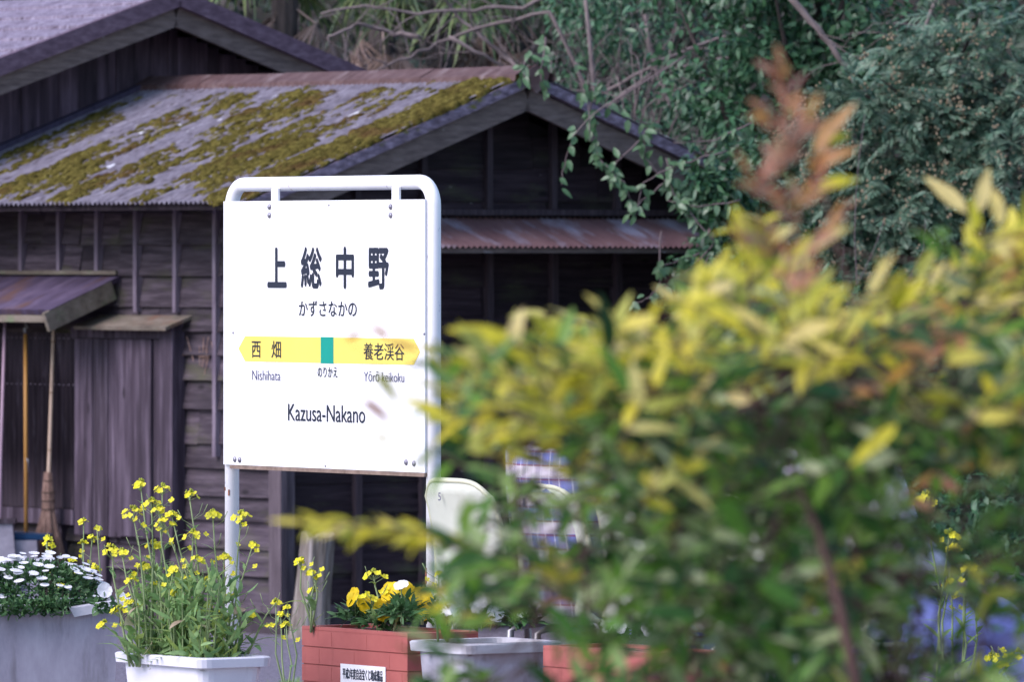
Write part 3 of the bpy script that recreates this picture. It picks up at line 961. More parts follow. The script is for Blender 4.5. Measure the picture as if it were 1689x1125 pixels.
# ------------------------------------------------------------------ planters on the platform (local x along E)
def planter(name, label, ctr, L_, W_, top, mat, rim_mat, style, rz=-AS, group="flower planters along the platform"):
    t = thing(name, label, "planter", (ctr.x, ctr.y, pz), rz, group)
    H = top - pz
    a, c = L_ / 2, W_ / 2
    b = MB()
    if style == 'brick':
        n = 7
        hh = H / n
        for k in range(n):
            b.box(-a, a, -c, c, k * hh + (0 if k == 0 else .0018), (k + 1) * hh - .0018)
            if k < n - 1:
                b.box(-a + .004, a - .004, -c + .004, c - .004, (k + 1) * hh - .0017, (k + 1) * hh + .0017)
        body = b
        bo = body.build("body", mat, t)
        j = MB()
        for k in range(n):
            for i in range(3):
                xx = -a + L_ * ((i + (0.5 if k % 2 else 0.85)) / 3)
                if abs(xx) < a - .02:
                    j.box(xx - .0009, xx + .0009, -c - .0006, -c + .002, k * hh + .006, (k + 1) * hh - .006)
        j.build("joint", 'joint', bo)
        b = MB()
        w = 0.028
        z0, z1 = H - .0035, H + .008
        for (x0, x1, y0, y1) in ((-a, a, -c, -c + w), (-a, a, c - w, c), (-a, -a + w, -c + w, c - w), (a - w, a, -c + w, c - w)):
            b.box(x0, x1, y0, y1, z0, z1)
        b.build("rim", rim_mat, t)
        sz = H
    else:
        tp = 0.82
        ring = []
        for (z, s) in ((0.0, tp), (H - 0.03, 0.97), (H - 0.03, 1.0)):
            ring.append((z, s))
        pts = []
        ch = 0.045                                  # rounded corners
        for (z, s) in ((0.0, tp), (H - 0.031, 0.96)):
            for (sx, sy) in ((-1, -1), (1, -1), (1, 1), (-1, 1)):
                for k in range(5):
                    base = {(-1, -1): 180, (1, -1): 270, (1, 1): 0, (-1, 1): 90}[(sx, sy)]
                    an = R(base + 90 * k / 4)
                    pts.append((sx * (a * s - ch) + ch * math.cos(an), sy * (c * s - ch) + ch * math.sin(an), z))
        m_ = 20
        b.v = pts
        b.f = [tuple(range(m_))[::-1]] + [(i, (i + 1) % m_, (i + 1) % m_ + m_, i + m_) for i in range(m_)]
        bo = b.build("body", mat, t, smooth=False)
        b = MB()
        ro_, ri = 1.03, 0.90
        prof = [(0.955, H - .03), (1.05, H - .03), (1.06, H - .004), (1.04, H), (0.93, H), (0.92, H - .05)]
        for (s, z) in prof:
            ddx, ddy = a * s if False else a + (s - 1) * 0.25, c + (s - 1) * 0.25
            cc = 0.04
            for (sx, sy) in ((-1, -1), (1, -1), (1, 1), (-1, 1)):
                base = {(-1, -1): 180, (1, -1): 270, (1, 1): 0, (-1, 1): 90}[(sx, sy)]
                for k in range(5):
                    an = R(base + 90 * k / 4)
                    b.v.append((sx * (ddx - cc) + cc * math.cos(an), sy * (ddy - cc) + cc * math.sin(an), z + (random.uniform(-.002, .002) if style == 'worn' else 0)))
        for q_ in range(len(prof) - 1):
            for i in range(m_):
                b.f.append((q_ * m_ + i, q_ * m_ + (i + 1) % m_, (q_ + 1) * m_ + (i + 1) % m_, (q_ + 1) * m_ + i))
        b.build("rim", rim_mat, t)
        sz = H - .03
    b = MB()
    n = 8
    for i in range(n + 1):
        for k in range(n + 1):
            b.v.append((-a * .93 + 2 * a * .93 * i / n, -c * .9 + 2 * c * .9 * k / n, sz - .01 + random.uniform(0, .012)))
    for i in range(n):
        for k in range(n):
            q_ = i * (n + 1) + k
            b.f.append((q_, q_ + n + 1, q_ + n + 2, q_ + 1))
    b.build("soil", 'soil', t, smooth=True)
    return t, sz + pz


def at_corner(px, py, d, L_, W_, ex=1, ey=-1):
    """centre of a planter whose near right rim corner shows at px, py"""
    p_ = P(px, py, d)
    return p_ - E * (L_ / 2 * ex) - NB * (W_ / 2 * ey), p_.z


cw, zw = at_corner(333, 1087, 23.6, 0.50, 0.24)
white_planter, zsw = planter("flower_planter", "white plastic planter full of tall yellow rapeseed before the sign's left leg", cw, 0.50, 0.24, zw, 'frp', 'frp', 'frp')
cr, zr = at_corner(672, 1050, 23.8, 0.60, 0.26)
red_planter, zsr = planter("flower_planter", "terracotta brick-pattern planter with white plate, yellow pansies in it", cr, 0.60, 0.26, zr, 'frp_red', 'frp_red', 'brick')
cg2, zg2 = at_corner(775, 1064, 23.3, 0.34, 0.34)
grey_planter2, zsg2 = planter("flower_planter", "grey planter with pale rim and white pansies, between the two terracotta planters", cg2, 0.30, 0.34, zg2, 'frp_pale', 'rim_grey', 'frp')
cr2, zr2 = at_corner(1075, 1083, 22.6, 0.56, 0.26)
red_planter2, zsr2 = planter("flower_planter", "terracotta planter half hidden under the foreground bush, with small white flowers", cr2, 0.56, 0.26, zr2, 'frp_red', 'frp_red', 'brick')
pg = P(20, 1000, 25.4)
zg = pg.z
cg = Vector((pg.x, pg.y, 0))
GA = R(14)
grey_planter = thing("flower_planter", "big grey weathered planter with broken pale rim, white daisies spilling over it", "planter", (cg.x, cg.y, pz), GA, "flower planters along the platform")
H = zg - pz
b = MB()
b.hexa([(-.40, -.15, 0), (.30, -.15, 0), (.30, .19, 0), (-.40, .19, 0), (-.42, -.165, H - .012), (.325, -.165, H - .012), (.325, .2, H - .012), (-.42, .2, H - .012)])
b.build("body", 'frp_grey', grey_planter)
b = MB()
b.hexa([(-.44, -.185, H - .016), (.085, -.185, H - .022), (.085, -.14, H - .022), (-.44, -.14, H - .016), (-.44, -.185, H + .014), (.065, -.185, H + .008), (.075, -.14, H + .010), (-.44, -.14, H + .014)])
b.hexa([(.17, -.192, H - .030), (.365, -.19, H + .004), (.365, -.14, H + .004), (.17, -.14, H - .024), (.155, -.192, H - .002), (.37, -.19, H + .030), (.37, -.14, H + .030), (.16, -.14, H + .002)])
b.box(-.44, .365, .185, .225, H - .012, H + .014)
b.build("rim", 'rim_grey', grey_planter)
b = MB()
b.box(-.40, .31, -.139, .184, H - .011, H - .004)
b.build("soil", 'soil', grey_planter)
zsg = H - .004 + pz
cr3, zr3 = at_corner(1570, 1165, 21.9, 0.6, 0.26)
red_planter3, zsr3 = planter("flower_planter", "planter of rapeseed hidden below the seated person in blue jeans", cr3, 0.6, 0.26, zr3, 'frp_grey', 'rim_grey', 'frp')

# plate on the terracotta planter
b = MB()
H = zr - pz
pl_x0, pl_x1 = -0.30 + 0.60 * (562 - 495) / 177, -0.30 + 0.60 * (637 - 495) / 177
b.box(pl_x0, pl_x1, -0.1335, -0.131, H - 0.160, H - 0.100)
pt = b.build("plate", 'plate', red_planter)
b = MB()
put_text(b, "平成2年度自治宝くじ助成備品", pl_x0 + .014, pl_x1 - .014, H - 0.146, H - 0.112, -0.1345, 0.02)
b.build("lettering", 'ink', pt)


# ------------------------------------------------------------------ flowers
def cross_petals(V, Fs, c, nrm, r, n=4, wide=0.8, cup=0.25):
    c, nrm = Vector(c), Vector(nrm).normalized()
    x = nrm.orthogonal().normalized()
    x.rotate(Matrix.Rotation(random.uniform(0, 6.28), 3, nrm).to_quaternion())
    y = nrm.cross(x)
    for k in range(n):
        a = 2 * math.pi * k / n
        d = x * math.cos(a) + y * math.sin(a)
        s = nrm.cross(d)
        o = len(V)
        w = r * wide * math.sin(math.pi / n) if n > 4 else r * wide * 0.5
        V += [tuple(c), tuple(c + d * r * .6 + s * w + nrm * r * cup * .5), tuple(c + d * r + s * w * .45 + nrm * r * cup), tuple(c + d * r - s * w * .45 + nrm * r * cup),
              tuple(c + d * r * .6 - s * w + nrm * r * cup * .5)]
        Fs.append((o, o + 1, o + 2, o + 3, o + 4))


def rape_plant(label, base, stems, nleaf=10, group="rapeseed plants flowering in the planters", lz=0.3, old=0):
    """stems: list of (top point offset from base, cluster size)"""
    t = thing("rapeseed_plant", label, "flowering plant", base, 0, group)
    st, V, Fs, bd_ = MB(), [], [], MB()
    lb, la, ln_, ll, lw = [], [], [], [], []
    for (top, cs) in stems:
        top = Vector(top)
        mid = top * 0.5 + Vector((random.uniform(-.03, .03), random.uniform(-.03, .03), 0.02))
        root = Vector((top.x * .25 + random.uniform(-.02, .02), top.y * .25, -0.01))
        pts = [root, root.lerp(mid, .5), mid, mid.lerp(top, .5) + Vector((random.uniform(-.006, .006), 0, 0)), top]
        st.tube(pts, [.004, .0038, .0032, .0026, .002], 6)
        # flower head
        nf = int(4 + cs * 220)
        for _ in range(nf):
            d = Vector(sph(1)[0])
            d.z = abs(d.z) * .8 + .05
            c = top + Vector((d.x * cs, d.y * cs, d.z * cs * .8 - cs * .25))
            cross_petals(V, Fs, c, (d + Vector((-.2, -.45, .5))), random.uniform(.0085, .0125), 4, 1.0, .25)
            st.tube([top - Vector((0, 0, cs * .6)), c], .0009, 3, False)
        for _ in range(int(5 + cs * 120)):
            d = Vector(sph(1)[0])
            bd_.ball(top + Vector((d.x * cs * .35, d.y * cs * .35, cs * .45 + abs(d.z) * cs * .3)), random.uniform(.003, .0045), (1, 1, 1.5), 5, 3)
        # lower single flowers and pods
        ln2 = top.length
        for _ in range(random.randint(2, 5)):
            q_ = pts[3].lerp(top, random.uniform(-.2, .8))
            an = random.uniform(0, 6.28)
            tip = q_ + Vector((math.cos(an) * .035, math.sin(an) * .035, .02))
            st.tube([q_, tip], .0009, 3, False)
            if random.random() < .55:
                cross_petals(V, Fs, tip, (random.uniform(-.5, .5), -.6, .5), random.uniform(.008, .011), 4, 1.0, .3)
            else:
                st.tube([tip, tip + Vector((math.cos(an) * .015, math.sin(an) * .015, .03))], .0013, 4)
        for _ in range(nleaf):
            tt = random.random() ** 1.4
            q_ = root.lerp(mid, tt * 2) if tt < .5 else mid.lerp(top, (tt - .5) * 1.6)
            an = random.uniform(0, 6.28)
            lb.append(q_)
            la.append((math.cos(an), math.sin(an), random.uniform(.2, 1.4)))
            ln_.append((-math.cos(an) * .5, -math.sin(an) * .5, 1))
            s = (1 - tt * .75)
            ll.append(random.uniform(.05, .10) * s + .015)
            lw.append((random.uniform(.011, .024)) * s + .004)
    st.build("stem", 'stem', t, smooth=True)
    leafmesh("foliage", 'rape_leaf', t, lb, la, ln_, ll, lw, bend=rng.uniform(.1, .5, len(lb)), fold=.25, k=5)
    if old:
        n = old
        leafmesh("withered_leaf", 'rape_old', t, np.c_[rng.uniform(-.08, .08, n), rng.uniform(-.08, .05, n), rng.uniform(.0, .2, n)], np.c_[rng.normal(size=(n, 2)), rng.uniform(-.5, .5, n)],
                 np.c_[rng.normal(size=(n, 2)) * .5, np.ones(n)], rng.uniform(.04, .08, n), rng.uniform(.02, .04, n), bend=.3, k=5)
    me = bpy.data.meshes.new("blossom")
    me.from_pydata(V, [], Fs)
    link("blossom", me, 'rape_flower', t)
    bd_.build("bud", 'bud', t, smooth=True)
    return t


def tops(base, lst, d):
    out = []
    for (px, py, cs) in lst:
        q_ = P(px, py, d + random.uniform(-.08, .08))
        out.append((q_ - Vector(base), cs))
    return out


DW = cw.y


def wp(px, py=None, d=0.0):
    q_ = P(px, 1075, DW + d)
    return Vector((q_.x, q_.y, zsw))


for (label, bpx, lst, nl, old) in (
        ("tallest rapeseed clump in the white planter, yellow heads in front of the plank door", 262, [(232, 802, .028), (268, 808, .024), (250, 832, .026), (219, 848, .034), (262, 842, .02)], 9, 2),
        ("rapeseed with one slender tall head between plank door and sign leg", 318, [(312, 818, .026), (318, 884, .026), (272, 865, .032), (283, 850, .016)], 9, 2),
        ("rapeseed stem rising right beside the sign's left leg in the white planter", 372, [(351, 850, .022), (398, 852, .026), (370, 920, .016), (417, 900, .012)], 8, 1),
        ("low rapeseed at the white planter's left end with drooping side stems", 225, [(185, 912, .03), (201, 914, .02), (237, 936, .018), (197, 1010, .026), (172, 1032, .02), (216, 958, .016)], 8, 2),
        ("leafy rapeseed in the white planter's middle with few small flowers", 290, [(254, 900, .022), (287, 940, .014), (325, 925, .018), (216, 996, .016), (345, 955, .012), (286, 978, .01)], 16, 2),
        ("rapeseed at the white planter's right end leaning over its rim", 392, [(416, 1018, .022), (380, 985, .01), (345, 1000, .01), (455, 995, .016)], 12, 1)):
    bs = wp(bpx, d=random.uniform(-.05, .05))
    rape_plant(label, bs, tops(bs, lst, DW - .02), nl, old=old)
# dense leaf mass low in the white planter belongs to small rape seedlings
bs = wp(305)
n = 800
t = thing("rapeseed_plant", "bushy low leaf mass of young rapeseed filling the white planter", "flowering plant", bs, 0, "rapeseed plants flowering in the planters")
ex_ = np.array(E)
nb_ = np.array(NB)
base = rng.uniform(-.22, .22, n)[:, None] * ex_ + rng.uniform(-.09, .09, n)[:, None] * nb_ + np.c_[np.zeros((n, 2)), rng.uniform(0, 1, n) ** 1.5 * .26]
leafmesh("foliage", 'rape_leaf', t, base, np.c_[rng.normal(size=(n, 2)) * .6, rng.uniform(.3, 1.2, n)], np.c_[rng.normal(size=(n, 2)), rng.uniform(.2, 1, n)], rng.uniform(.035, .085, n), rng.uniform(.008, .02, n),
         bend=rng.uniform(.1, .5, n), fold=.25, k=5)
b = MB()
for q_ in base[:60]:
    b.tube([(q_[0] * .8, q_[1] * .8, -.01), tuple(q_ + np.array([0, 0, .05]))], .002, 4)
b.build("stem", 'stem', t)
# seed heads hanging over the left side of the white planter
# rapeseed elsewhere
for (label, bpx, bpy_, d, lst, nl) in (
        ("rapeseed sprig with yellow heads left of the white planter, before the dark studs", 150, pz, 26.3, [(138, 862, .017), (160, 872, .010), (152, 888, .015), (136, 896, .013)], 3),
        ("low rapeseed sprig among the daisies under the bamboo broom", 75, pz, 26.3, [(77, 888, .014), (84, 900, .008), (118, 924, .010), (158, 938, .010)], 4),
        ("small rapeseed on the gravel side of the terracotta planter's left end", 478, pz, 26.2, [(455, 996, .014), (474, 1003, .010), (463, 1014, .007), (472, 1031, .012)], 2),
        ("rapeseed sprig in front of the bleached stump", 522, zsr, cr.y + .12, [(497, 928, .020), (512, 945, .012), (517, 975, .013), (524, 953, .005)], 2),
        ("rapeseed sprig standing above the yellow pansies", 640, zsr, cr.y + .06, [(616, 950, .026), (637, 980, .02), (613, 988, .012), (690, 985, .012)], 4),
        ("thin rapeseed stem between sign leg and first ivory seat", 735, zsg2, cg2.y - .05, [(745, 968, .014), (741, 980, .014), (724, 947, .008)], 3)):
    q_ = P(bpx, 1000, d)
    q_.z = bpy_
    rape_plant(label, q_, tops(q_, lst, d), nl)
for (label, bpx, lst) in (
        ("rapeseed with a full yellow head rising highest at the photo's right side", 1545, [(1528, 826, .034), (1565, 888, .034), (1573, 905, .02)]),
        ("rapeseed with seed pods under its small flowers, before the blue jeans", 1585, [(1600, 938, .022), (1606, 960, .022), (1590, 980, .022), (1568, 962, .014)]),
        ("low rapeseed flowering in front of the shin of the blue jeans", 1640, [(1637, 1085, .02), (1652, 1098, .014), (1680, 1078, .016)])):
    q_ = P(bpx, 1170, 21.95)
    rape_plant(label, q_, tops(q_, lst, 21.95), 9)


def dome_leaves(n, rx, ry, h, up=.6):
    d = sph(n)
    d[:, 2] = np.abs(d[:, 2])
    rad = rng.uniform(.55, 1, n)[:, None] ** .5
    base = d * rad * np.array([rx, ry, h])
    return base, d


# daisies in the big grey planter
for (label, off, rx, ry, hh, nf, n) in (
        ("mound of white daisies over dark leaves nearest the grey planter's broken rim", 0.08, .24, .17, .15, 120, 3600),
        ("white daisy mound at the grey planter's far end, cut by the photo's left edge", -0.22, .24, .17, .15, 120, 3600)):
    t = thing("daisy_plant", label, "flowering plant", (cg.x + math.cos(GA) * off, cg.y + math.sin(GA) * off, zsg), GA, "daisies in the grey planter")
    base, d = dome_leaves(n, rx, ry, hh)
    k_ = int(n * .16)                                   # some trail over the rim
    base[:k_, 0] = rng.uniform(-rx * .7, rx * .3, k_); base[:k_, 1] = -.205 + rng.uniform(-.02, .02, k_); base[:k_, 2] = rng.uniform(-.02, .03, k_)
    leafmesh("foliage", 'daisy_leaf', t, base, d + rng.normal(size=(n, 3)) * .5, d + np.array([0, -.2, .7]) + rng.normal(size=(n, 3)) * .3, rng.uniform(.014, .028, n), rng.uniform(.006, .012, n), k=3)
    V, Fs = [], []
    for i in range(nf):
        a, r_ = random.uniform(0, 6.28), math.sqrt(random.random())
        x_, y_ = rx * r_ * math.cos(a), ry * r_ * math.sin(a)
        z_ = hh * math.sqrt(max(0, 1 - r_ * r_)) + random.uniform(.008, .03)
        nn_ = Vector((x_ * 1.2 + random.uniform(-.2, .2), y_ * .6 + random.uniform(-.15, .1), 1.0))
        cross_petals(V, Fs, (x_, y_, z_), nn_ + Vector((0, -.25, 0)), random.uniform(.011, .019), 12, 1.2, .10)
    me = bpy.data.meshes.new("blossom")
    me.from_pydata(V, [], Fs)
    link("blossom", me, 'white_petal', t)
# white petunia-like flower at the rim
t = thing("petunia_plant", "single large white flower at the right end of the grey planter's rim", "flowering plant", P(172, 975, 25.0), 0)
V, Fs = [], []
cross_petals(V, Fs, (0, 0, 0.0), (.3, -1, .3), .025, 6, 1.4, .25)
cross_petals(V, Fs, (.05, 0.01, -.02), (.6, -.8, .5), .02, 6, 1.4, .25)
me = bpy.data.meshes.new("blossom")
me.from_pydata(V, [], Fs)
link("blossom", me, 'white_petal', t)
n = 40
leafmesh("foliage", 'daisy_leaf', t, rng.uniform(-.04, .04, (n, 3)) * [1, .6, .5] - [0, 0, .05], rng.normal(size=(n, 3)), rng.normal(size=(n, 3)), .03, .014, k=3)


def pansy(label, pos, heads, mat, group, blotch):
    t = thing("pansy_plant", label, "flowering plant", pos, 0, group)
    n = 150
    d = sph(n)
    d[:, 2] = np.abs(d[:, 2])
    leafmesh("foliage", 'daisy_leaf', t, d * rng.uniform(.2, 1, (n, 1)) * [.075, .06, .055], d + rng.normal(size=(n, 3)) * .4, d + np.array([0, 0, .8]), rng.uniform(.025, .045, n), rng.uniform(.012, .02, n), k=4)
    V, Fs, st, bl = [], [], MB(), MB()
    for (o_, nr, r) in heads:
        o_, nr = Vector(o_) + Vector((0, -.02, .022)), Vector(nr).normalized()
        r *= 1.25
        x_ = nr.cross(Vector((0, 0, 1))).normalized()
        u_ = x_.cross(nr)
        for (a, s, lift) in ((60, .85, 0), (120, .85, .001), (0, .8, .003), (180, .8, .004), (270, 1.0, .006)):
            an = R(a)
            d_ = x_ * math.cos(an) + u_ * math.sin(an)
            sd2 = nr.cross(d_)
            cc = o_ + nr * lift
            ring = []
            for k in range(9):
                tt = k / 8 * 2 * math.pi
                rr_ = r * s
                ring.append(cc + d_ * (rr_ * .5 * (1 - math.cos(tt) * 1.0)) + sd2 * (rr_ * .55 * math.sin(tt)) + nr * (.12 * rr_ * (1 - math.cos(tt)) * random.uniform(.2, 1)))
            o2 = len(V)
            V += [tuple(q_) for q_ in ring[:-1]]
            Fs.append(tuple(range(o2, o2 + 8)))
        if blotch:
            bl.ball(o_ + nr * .008 - u_ * r * .12, r * .34, (1, .35, .8), 8, 5)
        st.tube([(o_.x * .5, o_.y * .5, -.02), tuple(o_ * .8), tuple(o_ - nr * .004)], .0017, 5)
    me = bpy.data.meshes.new("blossom")
    me.from_pydata(V, [], Fs)
    link("blossom", me, mat, t)
    if blotch:
        bl.build("blotch", 'pansy_dark', t)
    st.build("stem", 'stem', t)


GY, GW = "yellow pansies in the terracotta planter", "white pansies in the planters"
for (label, px, py, heads, bl) in (
        ("yellow pansy leaning left at the terracotta planter's left end", 590, 1025, [((-.01, -.01, .055), (-.7, -.6, .3), .030), ((.02, -.02, .035), (.3, -1, .1), .026)], False),
        ("yellow pansy with a dark brown centre facing the viewer", 632, 1032, [((0, -.03, .03), (.1, -1, .25), .034)], True),
        ("yellow pansies in the middle of the terracotta planter, topmost heads", 655, 1020, [((-.02, 0, .06), (-.4, -.7, .5), .034), ((.03, -.01, .06), (.6, -.6, .5), .036)], False),
        ("deep yellow pansy beside the sign's right leg", 695, 1020, [((0, -.02, .04), (.1, -1, .0), .038), ((.01, -.03, .005), (.0, -1, -.3), .026)], False)):
    q_ = P(px, py, cr.y + (690 - px) * .0018)
    pansy(label, q_, heads, 'pansy_yellow', GY, bl)
for (label, px, py, heads) in (
        ("small white pansy among the yellow ones in the terracotta planter", 662, 1018, [((.0, .02, .07), (-.2, -.6, .8), .024)]),
        ("white pansy in side view next to the sign's right leg", 742, 1022, [((0, 0, .03), (-.5, -.8, .2), .036), ((.02, -.02, .01), (.5, -.8, .0), .028)]),
        ("white pansies left of the middle of the grey planter", 800, 1030, [((-.02, 0, .04), (-.2, -1, .3), .03), ((.03, 0, .01), (.3, -1, .2), .028)]),
        ("white pansies at the right end of the grey planter", 860, 1030, [((0, 0, .03), (.1, -1, .2), .028), ((-.03, 0, .05), (-.2, -.8, .5), .022)]),
        ("white flowers at the left end of the half hidden terracotta planter", 1000, 1062, [((0, 0, .03), (-.1, -1, .4), .02), ((.04, 0, .03), (.2, -1, .4), .022), ((-.04, 0, .02), (.2, -1, .4), .02)]),
        ("white flowers at the right end of the half hidden terracotta planter", 1070, 1066, [((0, 0, .03), (-.1, -1, .4), .024), ((.05, 0, .03), (.2, -1, .4), .02)])):
    q_ = P(px, py, 23.4)
    pansy(label, q_, heads, 'white_petal', GW, False)

# ------------------------------------------------------------------ stump, tools and blocks by the wall
t = thing("wooden_stump", "bleached cracked timber stump leaning left on the gravel before the dark gable", "post", P(508, 1050, 44.6) * 1.0, 0)
t.location.z = 0
b = MB()
n, hgt = 22, 0.60
for k in range(9):
    tt = k / 8
    for i in range(n):
        a = 2 * math.pi * i / n
        r_ = 0.094 + 0.025 * (1 - tt) ** 3 + 0.009 * math.sin(3 * a + 1) + 0.006 * math.sin(7 * a + tt * 2) - (0.025 if i in (5, 13) else 0)
        zz = hgt * tt
        if k == 8:
            zz += 0.02 * math.sin(a * 2) - (.03 if i in (15, 16) else 0)
        b.v.append((r_ * math.cos(a) + 0.05 * tt, r_ * .8 * math.sin(a), zz))
b.v.append((0.05, 0, hgt - .01))
for k in range(8):
    for i in range(n):
        b.f.append((k * n + i, k * n + (i + 1) % n, (k + 1) * n + (i + 1) % n, (k + 1) * n + i))
for i in range(n):
    b.f.append((8 * n + i, 8 * n + (i + 1) % n, 9 * n))
b.build("trunk", 'driftpost', t, smooth=False)

DT = 46.55
q0 = P(80, 1035, DT)
broom = thing("bamboo_broom", "bamboo broom with bound twig head leaning upright against the dark panel", "broom", (q0.x, q0.y, 0))


def rel(px, py, d=DT, o=None):
    return P(px, py, d) - Vector(o.location)


b = MB()
p0, p1 = rel(80, 800, DT, broom), rel(88.5, 533, DT + .15, broom)
b.tube([p0.lerp(p1, k / 12) for k in range(13)], [.0135 - .003 * k / 12 for k in range(13)], 10)
hn = b.build("handle", 'bamboo', broom, smooth=True)
b = MB()
for py in (564, 648, 743):
    tt = (800 - py) / (800 - 533)
    q_ = p0.lerp(p1, tt)
    b.tube([q_ - Vector((0, 0, .004)), q_, q_ + Vector((0, 0, .004))], [.0125, .0155, .0125], 10)
b.build("bamboo_joint", 'bamboo_node', hn, smooth=True)
b = MB()
for k in range(260):
    a = random.uniform(0, 6.28)
    e = math.sqrt(random.random())
    c_ = rel(79.5, 785, DT, broom)
    pts = []
    for (zz, rx_, ry_) in ((c_.z + .02, .018, .018), (c_.z - .11, .036, .034), (c_.z - .20, .034, .032), (c_.z - .40, .088, .055), (c_.z - .58, .135, .07), (max(0.01, c_.z - .85 + random.uniform(0, .1)), .15, .08)):
        pts.append((c_.x - (.012 if zz < .4 else 0) + rx_ * e * math.cos(a) + random.uniform(-.006, .006), c_.y + ry_ * e * math.sin(a), zz))
    b.tube(pts, [.0035, .0035, .003, .003, .0025, .0015], 4)
hd_ = b.build("twig_head", 'twig', broom)
b = MB()
for (zz, r_) in ((-.03, .031), (-.10, .041), (-.15, .041), (-.2, .042)):
    n = 18
    b.tube([(c_.x + r_ * math.cos(2 * math.pi * k / n), c_.y + r_ * .92 * math.sin(2 * math.pi * k / n), c_.z + zz) for k in range(n + 1)], .0035, 5)
b.build("binding", 'cord', hd_)

blk = thing("concrete_block", "pale grey concrete block under the yellow-brown pole", "block", tuple(P(42, 930, 46.35).xy) + (0,))
b = MB()
b.hexa([(-.09, -.07, 0), (.09, -.07, 0), (.09, .07, 0), (-.09, .07, 0), (-.07, -.06, .50), (.07, -.06, .50), (.075, .06, .50), (-.07, .06, .50)])
b.build("block", 'block', blk)
blk2 = thing("concrete_block", "tilted grey concrete block cut by the photo's left edge, beside the blue scoop", "block", tuple(P(6, 930, 46.3).xy) + (0,))
b = MB()
b.hexa([(-.2, -.07, 0), (.11, -.07, 0), (.11, .07, 0), (-.2, .07, 0), (-.2, -.06, .60), (.055, -.06, .60), (.055, .06, .60), (-.2, .06, .60)])
b.build("block", 'block', blk2)
b = MB()
b.box(-.2, .075, -.075, .075, .602, .63)
b.build("capping", 'panel_dark', blk2)
sc_ = thing("scoop", "dark blue scoop with a yellow-brown pole handle, hung by a grey hook under the hood", "tool", tuple(P(42, 890, 46.4).xy) + (.503,))
b = MB()
b.tube([rel(43, 884, DT - .05, sc_), rel(42.5, 700, DT + .02, sc_), rel(42, 551, DT + .1, sc_)], .012, 10)
h_ = b.build("handle", 'yellow_pole', sc_, smooth=True)
b = MB()
q_ = rel(43, 768, DT, sc_)
b.tube([q_ - Vector((0, 0, .04)), q_ + Vector((0, 0, .04))], .0135, 10)
b.build("sticker", 'plate', h_, smooth=True)
b = MB()
q_ = rel(42, 551, DT + .1, sc_)
b.tube([q_, q_ + Vector((-.005, 0, .03)), q_ + Vector((.012, 0, .04)), q_ + Vector((0.0, 0, .06)), q_ + Vector((0.0, 0, .085))], [.009, .011, .008, .005, .003], 8)
b.build("hook", 'steel', h_, smooth=True)
b = MB()
b.hexa([(-.09, -.09, .0), (.13, -.09, .0), (.15, .07, .0), (-.09, .07, .0), (-.1, -.1, .04), (.14, -.1, .03), (.16, .08, .03), (-.1, .08, .045)])
b.build("blade", 'blue_plastic', sc_)
pk = thing("pole", "thin pinkish pole leaning against the wall at the photo's left edge", "pole", tuple(P(0, 1035, DT).xy) + (0,))
b = MB()
b.tube([rel(-2, 1030, DT - .1, pk), rel(1, 760, DT, pk), rel(8, 530, DT + .1, pk)], [.011, .0105, .009], 8)
b.build("shaft", 'pink_pole', pk, smooth=True)
b = MB()
b.tube([rel(8, 530, DT + .1, pk), rel(8, 522, DT + .1, pk)], [.0105, .0105], 8)
b.build("end_cap", 'steel', pk, smooth=True)

